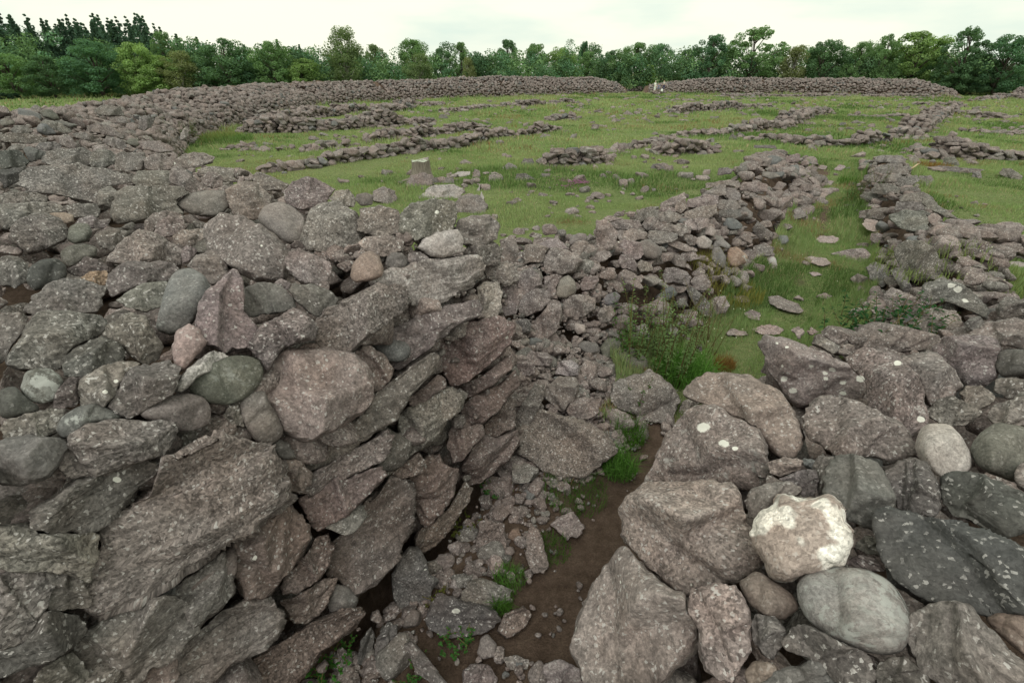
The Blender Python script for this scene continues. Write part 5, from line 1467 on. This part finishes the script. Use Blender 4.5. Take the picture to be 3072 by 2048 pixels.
# ------------------------------------------------------------------ tree stump, dry stick
def stump():
    P = np.array([*on_ground(968, 418), 0.0]); P[2] = Hs(P[0:1], P[1:2])[0]
    root = empty("tree_stump", P, "weathered grey tree stump with lichen on its cut top, standing in the lawn", "stump")
    na, nz = 64, 16
    th = np.linspace(0, 2 * np.pi, na, endpoint=False)
    V = []
    for j in range(nz):
        z = j / (nz - 1)
        r = .36 + .30 * (1 - z) ** 3.2 + .03 * np.sin(3 * th + 1) + .05 * (1 - z) * np.sin(5 * th) + .018 * np.sin(17 * th + 3 * z) + .012 * np.sin(31 * th)
        V.append(np.stack([r * np.cos(th), r * np.sin(th), np.full(na, z * .92 - .05) + .025 * np.sin(4 * th + 2) * (z > .97)], -1))
    V = np.concatenate(V); T = []
    for j in range(nz - 1):
        for i in range(na):
            k = (i + 1) % na
            T += [(j * na + i, j * na + k, (j + 1) * na + k), (j * na + i, (j + 1) * na + k, (j + 1) * na + i)]
    put("trunk", make_mesh("trunk", V, np.array(T)), M_WOOD, root)
    rim = V[-na:]; c = rim.mean(0)
    Vt = np.concatenate([rim, .6 * rim + .4 * c - [0, 0, .02], c[None] - [0, 0, .05]]); T = []
    for i in range(na):
        k = (i + 1) % na
        T += [(i, k, na + k), (i, na + k, na + i), (na + i, na + k, 2 * na)]
    put("cut_top", make_mesh("cut_top", Vt, np.array(T)), simple_material("lichen_on_wood", (.12, .10, .08), (.52, .58, .47), 7), root)
    for a, L in ((2.7, .75), (3.6, .6), (.2, .65), (5.2, .7), (1.3, .5)):
        ts = np.linspace(0, 1, 7)
        S = np.stack([(.40 + ts * L) * np.cos(a + .25 * ts), (.40 + ts * L) * np.sin(a + .25 * ts), .16 * (1 - ts) ** 2 - .03], -1)
        vv, tt = tube(S, np.linspace(.10, .02, 7), 8)
        put("root", make_mesh("root", vv, tt), M_WOOD, root)
stump()

def dry_stick():
    q = [s for s in ST if s['lab'].startswith('white-topped stone on the right wing')][0]
    def at(c, lift):
        u = (c[0] * .2253 + 1822.2) * 3072 / 2352; v = (c[1] * .2253 + 306.3) * 3072 / 2352
        t = q['t0'] * 1.12
        return CAM + ray(u, v) * (t - lift)
    S = np.array([at((1200, 362), .35), at((1235, 340), .37), at((1262, 318), .38), at((1285, 310), .36)])
    vv, tt = tube(S, [.022, .028, .026, .012], 8)
    c = S.mean(0)
    tag(put("dry_stick", make_mesh("dry_stick", vv - c, tt), M_STICK, loc=c), "pale dry crooked stick lying on the right wing wall", "stick")
dry_stick()

# ------------------------------------------------------------------ trees
def crown_quads(C, R, n, size, rng, flat=1.0, droop=0.0):
    """n leaf-clump faces spread through a blob"""
    d = rng.normal(size=(n, 3)); d /= np.linalg.norm(d, axis=1, keepdims=True)
    r = R * rng.uniform(.45, 1.05, n) ** .6
    P = C + d * r[:, None] * np.array([1, 1, flat])
    nr = d * .8 + rng.normal(0, .55, (n, 3)) + np.array([0, 0, .5]); nr /= np.linalg.norm(nr, axis=1, keepdims=True)
    a = np.cross(nr, rng.normal(size=(n, 3))); a /= np.linalg.norm(a, axis=1, keepdims=True)
    b = np.cross(nr, a)
    s = size * rng.uniform(.6, 1.5, n)[:, None]
    V = np.stack([P - a * s * .5, P + b * s * .38, P + a * s * .5 - np.array([0, 0, 1]) * droop * s, P - b * s * .38], 1).reshape(-1, 3)
    return V

def tree_meshes(kind, seed):
    rng = np.random.default_rng(seed)
    tm, VV, CC = MB(), [], []
    def blob(C, R, n, size, flat=.8, tone=1.0, droop=0):
        VV.append(crown_quads(C, R, n, size, rng, flat, droop))
        t = np.repeat(tone * rng.uniform(.82, 1.20, n), 4)
        CC.append(np.stack([t, t, t, np.ones_like(t)], -1))
    if kind in ('broad', 'open', 'birch'):
        base = {'broad': .10, 'open': .12, 'birch': .12}[kind]
        ts = np.linspace(0, 1, 8); wob = rng.normal(0, .012, (8, 2)).cumsum(0)
        S = np.stack([wob[:, 0], wob[:, 1], ts * .86], -1)
        vv, tt = tube(S, np.linspace(.028, .004, 8) * (.6 if kind == 'birch' else 1), 8); tm.add(vv, tt)
        nb = {'broad': 92, 'open': 78, 'birch': 80}[kind]
        lob = rng.normal(size=(6, 3)); 
        for k in range(nb):
            z = base + (1 - base) * rng.beta(1.15, 1.2)
            f = (z - base) / (1 - base)
            if kind == 'birch': prof = .22 * math.sin(math.pi * min(1, f * .80 + .12)) ** .8 + .015
            else: prof = .34 * math.sqrt(max(0, 1 - (2 * f - .82) ** 2 / 1.45)) + .02
            a = rng.uniform(0, 6.283); rr = prof * rng.uniform(.45, 1.08) * (1 + .22 * math.sin(2 * a + lob[0, 0]) + .15 * math.sin(3 * a + 6 * z + lob[1, 0]))
            C = np.array([rr * math.cos(a), rr * math.sin(a), min(z, .97)])
            R = rng.uniform(.06, .105) * (.85 if kind != 'broad' else 1)
            tone = rng.uniform(.84, 1.16)
            blob(C, R, 165 if kind != 'birch' else 140, .0225 if kind != 'birch' else .019, .75 if kind != 'birch' else 1.25, tone, .2)
            if k % 3 == 0:
                i = int(np.clip(f * 7 - 1.2, 1, 6)); L = np.array([S[i], S[i] * .45 + C * .55 + [0, 0, .02], C])
                vv, tt = tube(L, [.010, .006, .0025], 5); tm.add(vv, tt)
        if kind == 'open':
            for k in range(6):
                a = rng.uniform(0, 6.283); C = np.array([.09 * math.cos(a), .09 * math.sin(a), rng.uniform(.9, 1.0)])
                blob(C, .045, 45, .022, .9, 1)
                vv, tt = tube(np.array([S[-2], C]), [.006, .002], 5); tm.add(vv, tt)
    elif kind in ('pine', 'spruce'):
        vv, tt = tube(np.array([[0, 0, 0], [0, 0, .5], [.004, 0, .98]]), [.016, .010, .002], 7); tm.add(vv, tt)
        nl = 24 if kind == 'pine' else 30
        for j in range(nl):
            f = j / (nl - 1); z = (.16 + .82 * f)
            prof = (.21 if kind == 'pine' else .14) * (1 - f) ** (.85 if kind == 'pine' else .9) + .010
            nb = max(3, int(8 * (1 - f) + 3))
            a0 = rng.uniform(0, 6.28)
            for q in range(nb):
                a = a0 + 6.283 * q / nb + rng.normal(0, .2); L = prof * rng.uniform(.65, 1.2)
                tip = np.array([L * math.cos(a), L * math.sin(a), z - (.25 if kind == 'spruce' else .02) * L])
                for w in (.45, .8, 1.0):
                    C = np.array([0, 0, z]) * (1 - w) + tip * w
                    blob(C, .016 + .034 * (1 - f), 26, .021, .45 if kind == 'spruce' else .7, rng.uniform(.75, 1.2), .35)
                if f < .8 and q % 2 == 0:
                    vv, tt = tube(np.array([[0, 0, z], tip]), [.004, .0015], 4); tm.add(vv, tt)
    else:                                                  # juniper column
        vv, tt = tube(np.array([[0, 0, 0], [0, 0, .9]]), [.02, .004], 6); tm.add(vv, tt)
        for k in range(70):
            f = rng.random(); a = rng.uniform(0, 6.283); prof = .20 * math.sin(math.pi * (f * .86 + .10)) ** .6
            C = np.array([prof * .8 * math.cos(a), prof * .8 * math.sin(a), .04 + .92 * f])
            blob(C, .06, 70, .03, 1.5, rng.uniform(.8, 1.2))
    V = np.concatenate(VV); n = len(V) // 4
    crown = make_mesh("crown", V, np.arange(4 * n).reshape(-1, 4), dict(col=np.concatenate(CC)), smooth=False)
    trunk = tm.mesh("trunk")
    trunk.materials.append(M_BIRCH if kind == 'birch' else M_BARK); crown.materials.append(M_LEAF)
    ex = np.abs(V[:, :2]).max()
    return trunk, crown, np.percentile(np.hypot(V[:, 0], V[:, 1]), 97)
VAR = {k: [tree_meshes(k, 300 + 10 * i + j) for j in range(n)] for i, (k, n) in enumerate((('broad', 5), ('open', 3), ('birch', 2), ('pine', 3), ('spruce', 2), ('juniper', 1)))}
NAMES = {'broad': 'broadleaf_tree', 'open': 'broadleaf_tree', 'birch': 'birch_tree', 'pine': 'pine_tree', 'spruce': 'spruce_tree', 'juniper': 'juniper_bush'}
TCOL = {'mid': (0.163, 0.27, 0.122), 'dark': (0.112, 0.198, 0.104), 'light': (0.237, 0.352, 0.138), 'yellow': (0.277, 0.374, 0.127), 'olive': (0.213, 0.246, 0.12), 'pine': (0.082, 0.146, 0.099), 'deep': (0.114, 0.221, 0.125), 'birch': (0.187, 0.254, 0.127), 'bright': (0.277, 0.419, 0.12)}

def beyond_ring(u):
    """how far off (along the ground axis) the outer foot of the rampart lies in the direction of column u"""
    D = np.arange(35, 135, .5); x = (u - 1536) / FOC * D * CP
    m = np.where(mounds(x, D) > .15)[0]
    lo = np.interp(u, [0, 800, 1400, 2300, 3072], [88, 98, 116, 118, 96])
    return max(D[m[-1]], lo) if len(m) else lo

def place_tree(kind, u0, u1, vtop, D, colr, label, group=None, i=0):
    """crown between overview columns u0..u1, top at row vtop, standing D metres off along the view's ground direction"""
    k = 3072 / 2352; uc = (u0 + u1) / 2 * k; vt = vtop * k
    tr, cr, ex = VAR[kind][i % len(VAR[kind])]
    H = 14.0; x = 0.0
    D = max(D, beyond_ring(uc) + 3 + (u1 - u0) * .025)
    for _ in range(12):
        # depth grows with D measured straight ahead
        f = D * CP - (0.6 * H - CAMZ) * SP
        x = (uc - 1536) / FOC * f
        # top row
        dy = (1024 - vt) / FOC
        # solve  dy*(D*CP - z*SP) = D*SP + z*CP
        z = (dy * D * CP - D * SP) / (CP + dy * SP)
        H = max(z + CAMZ, 1.0)
    f = D * CP - (0.6 * H - CAMZ) * SP
    W = (u1 - u0) * k / FOC * f / 2
    rng = np.random.default_rng(int(abs(u0) * 7 + vtop))
    root = empty(NAMES[kind], (x, D, ground(np.array([x]), np.array([D]))[0] - .1), label, 'bush' if kind == 'juniper' else 'tree', group)
    root.rotation_euler = (0, 0, rng.uniform(0, 6.28))
    sxy = W / ex
    root.scale = (sxy, sxy, H)
    t = put("trunk", tr, None, root); c = put("crown", cr, None, root)
    cc = np.array(TCOL[colr]) * rng.uniform(.9, 1.1)
    c.color = (*cc, 1)
    return root
T_ = [
 # pines of the left wood
 ('pine', -25, 45, 45, 118, 'pine', 'dark pine at the left border of the wood'), ('pine', 20, 78, 31, 116, 'pine', 'tallest dark pine of the left wood, its tip highest on the skyline'),
 ('pine', 62, 112, 42, 118, 'pine', 'dark pine just right of the tallest pine'), ('pine', 96, 140, 39, 117, 'pine', 'dark pine third right of the tallest pine'),
 ('pine', 130, 186, 41, 119, 'pine', 'dark pine with twin tip near the middle of the left wood'), ('pine', 172, 218, 50, 117, 'pine', 'pine behind the broad mid-green oak in the left wood'),
 ('pine', 205, 255, 48, 119, 'pine', 'pine left of centre in the row of left pines'), ('pine', 240, 308, 47, 116, 'pine', 'broad dark pine above the bright green tree'),
 ('pine', 292, 335, 56, 118, 'pine', 'slim pine right of the broad dark pine'), ('pine', 322, 372, 61, 117, 'pine', 'last slim pine of the dark left row'),
 ('pine', 395, 440, 76, 121, 'pine', 'thin pine showing above the pale olive tree'), ('spruce', 448, 478, 83, 122, 'pine', 'narrow spruce tip left of the dark round oak'),
 # broadleaved trees before them
 ('broad', -40, 80, 122, 84, 'mid', 'broadleaf tree at the left border before the pines'), ('broad', 55, 160, 128, 86, 'dark', 'dark broadleaf tree over a shady gap at left'),
 ('broad', 135, 292, 92, 84, 'deep', 'broad spreading tree before the left pines'), ('broad', 262, 372, 100, 92, 'light', 'yellow-green tree behind the bright green tree'),
 ('broad', 292, 428, 128, 82, 'light', 'bright green rounded tree standing forward at left'), ('birch', 368, 462, 118, 92, 'olive', 'pale olive birch with drooping twigs right of the bright tree'),
 ('broad', 348, 420, 74, 112, 'mid', 'mid-green tree on the skyline right of the pines'), ('broad', 445, 585, 90, 98, 'dark', 'dark round oak with a stepped top'),
 ('spruce', 552, 586, 100, 112, 'pine', 'single narrow spruce standing clear against the sky'), ('broad', 572, 678, 96, 100, 'mid', 'round green tree right of the single spruce'),
 ('broad', 640, 748, 133, 92, 'light', 'low light-green rounded tree before the tall birch'), ('spruce', 628, 660, 88, 124, 'pine', 'spruce tip behind the round green tree'),
 ('spruce', 682, 706, 100, 122, 'pine', 'small conifer tip left of the tall birch'), ('birch', 732, 850, 66, 108, 'birch', 'tall birch with a pale trunk and pointed crown'),
 ('open', 834, 895, 103, 136, 'birch', 'pale thin-crowned tree right of the tall birch'), ('broad', 846, 912, 147, 118, 'mid', 'low broad tree in front of the pale thin one'),
 ('broad', 892, 1000, 92, 128, 'mid', 'large green tree with a bumpy top, right of the tall birch'), ('birch', 925, 1002, 125, 118, 'birch', 'greyish birch standing before the bumpy-topped tree'),
 ('broad', 985, 1045, 112, 130, 'dark', 'dark tree between the bumpy-topped tree and the open-crowned one'), ('open', 1028, 1086, 99, 128, 'mid', 'open-crowned tree left of the low dip in the skyline'),
 ('birch', 1056, 1094, 132, 120, 'olive', 'thin pale-trunked birch at the edge of the dip'), ('broad', 1082, 1150, 140, 150, 'deep', 'low dark tree in the dip of the skyline'),
 ('open', 1132, 1200, 93, 140, 'dark', 'dark tree with a knobby tall crown right of the dip'), ('broad', 1192, 1268, 102, 138, 'mid', 'full green tree right of the knobby one'),
 ('broad', 1250, 1332, 110, 134, 'light', 'lighter green tree near the middle of the skyline'), ('open', 1324, 1358, 96, 142, 'deep', 'small tufted crown standing above the middle skyline'),
 ('broad', 1318, 1382, 120, 138, 'mid', 'green tree under the small tufted crown'), ('broad', 1366, 1438, 117, 140, 'dark', 'dark tree right of the small tufted crown'),
 ('broad', 1424, 1498, 99, 138, 'mid', 'rounded tree with a dead twig at its top, left of the juniper'), ('broad', 1484, 1556, 103, 140, 'deep', 'dense tree right behind the juniper'),
 ('juniper', 1477, 1505, 150, 124, 'bright', 'bright green upright juniper by the far gap in the rampart'), ('broad', 1545, 1604, 114, 142, 'dark', 'dark tree right of the juniper'),
 ('open', 1584, 1680, 81, 128, 'deep', 'tall airy tree left of the tallest airy one on the right'), ('open', 1668, 1802, 60, 126, 'mid', 'tallest airy-topped tree on the right skyline'),
 ('birch', 1786, 1862, 106, 120, 'olive', 'dull green tree right of the tallest airy one'), ('broad', 1840, 1945, 91, 118, 'dark', 'dark spreading tree between two skyline dips on the right'),
 ('broad', 1934, 2015, 96, 116, 'mid', 'tree with a slanting top right of the dark spreading one'), ('broad', 1992, 2072, 80, 114, 'mid', 'tall mid-green tree left of the broad light tree'),
 ('broad', 2030, 2172, 76, 106, 'light', 'broad light-green tree with layered boughs at right'), ('open', 2160, 2275, 59, 108, 'dark', 'dark tall tree with a rounded tuft near the right border'),
 ('broad', 2250, 2375, 79, 98, 'deep', 'deep green tree at the right border'), ('broad', 2190, 2300, 130, 92, 'dark', 'low dark tree under the tall tufted one at right'),
]
for i, (kd, a, b_, vt, D, cl, lb) in enumerate(T_):
    place_tree(kd, a, b_, vt, D, cl, lb, 'trees beyond the rampart', i)
for j, (a, b_, vt, D, lb) in enumerate([(-20, 20, 222, 60, 'dark rounded juniper bush at the left border beyond the rampart'), (20, 42, 222, 62, 'small dark juniper bush next to the one at the left border'),
                                      (997, 1010, 178, 118, 'small pale juniper above the middle rampart, left one'), (1026, 1040, 172, 119, 'small pale juniper above the middle rampart, right one'), (1250, 1262, 172, 122, 'tiny juniper tip above the middle rampart crest')]):
    place_tree('juniper', a, b_, vt, D, 'pine' if j < 2 else 'light', lb, None, j)

def woods():
    """the mass of undergrowth and farther trees that closes the gaps"""
    rng = np.random.default_rng(9)
    VV, CC = [], []
    for k in range(260):
        u = rng.uniform(-150, 2520) * 3072 / 2352
        D = beyond_ring(u) + 5 + rng.exponential(16) + (8 if u < 560 else 0)
        f = D * CP; x = (u - 1536) / FOC * f
        H = rng.uniform(5.5, 10.0) * (D / 125) ; W = rng.uniform(3.0, 5.5)
        if u < 470 * 1.306: H *= 1.35
        tone = rng.uniform(.7, 1.15)
        for q in range(11):
            C = np.array([x + rng.normal(0, W * .35), D + rng.normal(0, 1.5), H * rng.uniform(.1, .85)])
            V = crown_quads(C, W * .38, 120, .34, rng, .8)
            VV.append(V); c = np.array(TCOL[rng.choice(['mid', 'dark', 'deep'])]) * tone * rng.uniform(.8, 1.2)
            CC.append(np.tile(np.append(c, 1), (len(V), 1)) * np.append(np.repeat(rng.uniform(.75, 1.25, len(V) // 4), 4)[:, None] * np.ones((1, 3)), np.ones((len(V), 1)), 1))
    for k in range(70):                                   # the depth of the pine wood at left
        u = rng.uniform(-60, 395) * 3072 / 2352; D = rng.uniform(119, 140); x = (u - 1536) / FOC * D * CP
        H = rng.uniform(11.0, 14.2) * D / 122; tone = rng.uniform(.75, 1.2)
        for q in range(16):
            f = q / 15; a = rng.uniform(0, 6.283); r = 2.6 * (1 - f) ** .7 * rng.uniform(.2, 1)
            V = crown_quads(np.array([x + r * math.cos(a), D + r * math.sin(a), H * (.25 + .75 * f)]), (.15 + 1.5 * (1 - f) ** .9), 42, .40, rng, .9)
            VV.append(V); CC.append(np.tile(np.append(np.array(TCOL['pine']) * tone * rng.uniform(.8, 1.2), 1), (len(V), 1)))
    V = np.concatenate(VV)
    me = make_mesh("woods", V, np.arange(len(V)).reshape(-1, 4), dict(col=np.concatenate(CC)), smooth=False)
    tag(put("woods", me, leaf_material("undergrowth", .25)), "dark undergrowth and farther wood closing the gaps between the trees", "woods", kind='stuff')
woods()

# ------------------------------------------------------------------ the visitors by the far gap
def skin_body(name, joints, edges, radii, mat, parent):
    me = bpy.data.meshes.new(name)
    me.from_pydata([tuple(j) for j in joints], edges, [])
    o = put(name, me, mat, parent)
    m = o.modifiers.new("skin", 'SKIN')
    for i, r in enumerate(radii):
        sv = me.skin_vertices[0].data[i] if me.skin_vertices else None
        if sv: sv.radius = r if isinstance(r, tuple) else (r, r)
    if me.skin_vertices: me.skin_vertices[0].data[0].use_root = True
    s = o.modifiers.new("sub", 'SUBSURF'); s.levels = 1; s.render_levels = 2
    return o

def flat_mat(name, c, rough=.8):
    b = NT(name); oc = b.n("ShaderNodeTexCoord").outputs['Object']
    n_ = b.noise(oc, 14, 3, .5)
    col = b.mix(n_, tuple(x * .85 for x in c) + (1,), tuple(min(1, x * 1.12) for x in c) + (1,))
    return b.done(b.n("ShaderNodeBsdfPrincipled", {'Base Color': col, 'Roughness': rough}).outputs[0])

M_SKIN = flat_mat("skin", (.55, .36, .27)); M_WHITE = flat_mat("white_cloth", (.80, .84, .78)); M_KHAKI = flat_mat("khaki_cloth", (.42, .40, .28))
M_NAVY = flat_mat("navy_cloth", (.035, .04, .10)); M_BLUE = flat_mat("grey_blue_cloth", (.17, .19, .27)); M_HAIR = flat_mat("hair", (.06, .04, .03)); M_PALEHAIR = flat_mat("pale_hat", (.85, .80, .80))
M_LIGHTSHIRT = flat_mat("light_shirt", (.42, .42, .36))

def head(parent, c, hairmat, mat=M_SKIN):
    D, F = ico(3)
    P = D * np.array([.075, .095, .115])
    P[:, 1] -= .022 * np.exp(-((D[:, 0] / .22) ** 2 + ((D[:, 2] + .05) / .2) ** 2)) * (D[:, 1] < 0)    # nose
    P[:, 1] += .012 * (np.exp(-(((np.abs(D[:, 0]) - .38) / .16) ** 2 + ((D[:, 2] - .12) / .14) ** 2)) * (D[:, 1] < 0))
    P[:, 0] += np.sign(D[:, 0]) * .018 * np.exp(-((D[:, 1] / .2) ** 2 + (D[:, 2] / .22) ** 2)) * (np.abs(D[:, 0]) > .9)
    h = D[(D[:, 2] > -.9)]
    put("hair", make_mesh("hair", (D * np.array([.084, .104, .122]) * np.where((D[:, 1] < -.35) & (D[:, 2] < .45), .86, 1.0)[:, None] * np.where(D[:, 2] < -.45, .80, 1.0)[:, None]) + np.array(c), F), hairmat, parent)
    return P + np.array(c), F

def person(label, x, y, pose, shirt, trousers, hairmat, rz=0):
    z = Hs(np.array([x]), np.array([y]))[0]
    root = empty("person", (x, y, z), label, "person"); root.rotation_euler = (0, 0, rz)
    if pose == 'stand':
        J = [(0, 0, .95), (0, 0, 1.15), (0, .01, 1.38), (0, 0, 1.50), (0, -.01, 1.62), (-.18, .01, 1.40), (-.23, 0, 1.13), (-.22, -.08, .90), (-.22, -.10, .82), (.18, .01, 1.40), (.23, .02, 1.13), (.20, -.10, .92), (.19, -.14, .85),
             (-.09, 0, .88), (-.10, -.01, .48), (-.11, .02, .08), (-.12, -.14, .03), (.09, 0, .88), (.11, -.02, .48), (.12, .02, .08), (.13, -.14, .03)]
    elif pose == 'sit':
        J = [(0, 0, .45), (0, -.04, .65), (0, -.10, .86), (0, -.13, .97), (0, -.16, 1.08), (-.18, -.10, .88), (-.24, -.22, .64), (-.15, -.40, .56), (-.12, -.46, .55), (.18, -.10, .88), (.24, -.22, .64), (.15, -.40, .56), (.12, -.46, .55),
             (-.10, -.03, .42), (-.14, -.42, .46), (-.13, -.38, .08), (-.13, -.54, .03), (.10, -.03, .42), (.14, -.42, .46), (.13, -.38, .08), (.13, -.54, .03)]
    E = [(0, 1), (1, 2), (2, 3), (3, 4), (2, 5), (5, 6), (6, 7), (7, 8), (2, 9), (9, 10), (10, 11), (11, 12), (0, 13), (13, 14), (14, 15), (15, 16), (0, 17), (17, 18), (18, 19), (19, 20)]
    R = [.12, .115, .13, .055, .075, .062, .046, .034, .03, .062, .046, .034, .03, .09, .062, .042, .035, .09, .062, .042, .035]
    body = skin_body("body", J, E, R, M_SKIN, root)
    idx = [0, 1, 2, 5, 6, 9, 10]; mp = {a: i for i, a in enumerate(idx)}
    sh = [tuple(np.array(J[a])) for a in idx]
    skin_body("shirt", sh, [(mp[0], mp[1]), (mp[1], mp[2]), (mp[2], mp[5]), (mp[5], mp[6]), (mp[2], mp[9]), (mp[9], mp[10])], [.16, .155, .165, .09, .07, .09, .07], shirt, root)
    idx = [0, 13, 14, 15, 17, 18, 19]; mp = {a: i for i, a in enumerate(idx)}
    skin_body("trousers", [J[a] for a in idx], [(mp[0], mp[13]), (mp[13], mp[14]), (mp[14], mp[15]), (mp[0], mp[17]), (mp[17], mp[18]), (mp[18], mp[19])], [.15, .115, .085, .065, .115, .085, .065], trousers, root)
    V, F = head(root, np.array(J[4]) + [0, -.02, .06], hairmat)
    put("face", make_mesh("face", V, F), M_SKIN, root)
    return root

def far_spot(u, v, D):
    r = ray(u, v); t = D / r[1]
    return CAM + r * t
for (lab, u, v, D, pose, sh, tr, hm, rz) in (
        ("person standing in white shirt and pale hat by the far gap", 1963.5, 274, 111, 'stand', M_WHITE, M_WHITE, M_PALEHAIR, .4),
        ("person in grey-blue sitting bent on the stones right of the one in white", 1976, 271, 111.5, 'sit', M_BLUE, M_BLUE, M_HAIR, -.5),
        ("person standing in light top and dark navy trousers by the far gap", 1990, 271, 112, 'stand', M_LIGHTSHIRT, M_NAVY, M_HAIR, .1)):
    P = far_spot(u, v, D)
    o = person(lab, P[0], P[1], pose, sh, tr, hm, rz)
    o.location[2] = P[2]
    mb = MB(); rng = np.random.default_rng(int(u))
    # the stones they are on
    for k in range(7):
        add_rocks(mb, np.array([[P[0] + rng.normal(0, .4), P[1] + rng.normal(0, .3), P[2] - rng.uniform(.12, .5)]]), np.array([[.8, .6, .35]]), [rng.uniform(0, 6)], rng.normal(0, .1, (1, 2)), 2, rng)
    if pose == 'sit':
        add_rocks(mb, np.array([[P[0], P[1] + .1, P[2] + .14]]), np.array([[.7, .6, .45]]), [0.0], np.zeros((1, 2)), 3, rng)
    tag(put("stone_heap", mb.mesh("stone_heap"), M_STONE), "small heap of stones under the " + lab.replace("person ", "person ").split(' by ')[0].split(' right of')[0], "stones")
P = far_spot(1985.5, 275, 110)
D_, F_ = ico(3)
bagv = np.sign(D_) * np.abs(D_) ** .6 * np.array([.2, .12, .22]); bagv[:, 0] *= 1 - .25 * (D_[:, 2] > .4)
rt = empty("bag", (P[0], P[1], P[2] + .2), "small white bag on the stones beside the person in navy trousers", "bag")
put("sack", make_mesh("sack", bagv, F_), M_WHITE, rt)
an = np.linspace(0, math.pi, 9)
hv, ht = tube(np.stack([.09 * np.cos(an), 0 * an, .2 + .14 * np.sin(an)], -1), .015, 6)
put("handle", make_mesh("handle", hv, ht), M_WHITE, rt)
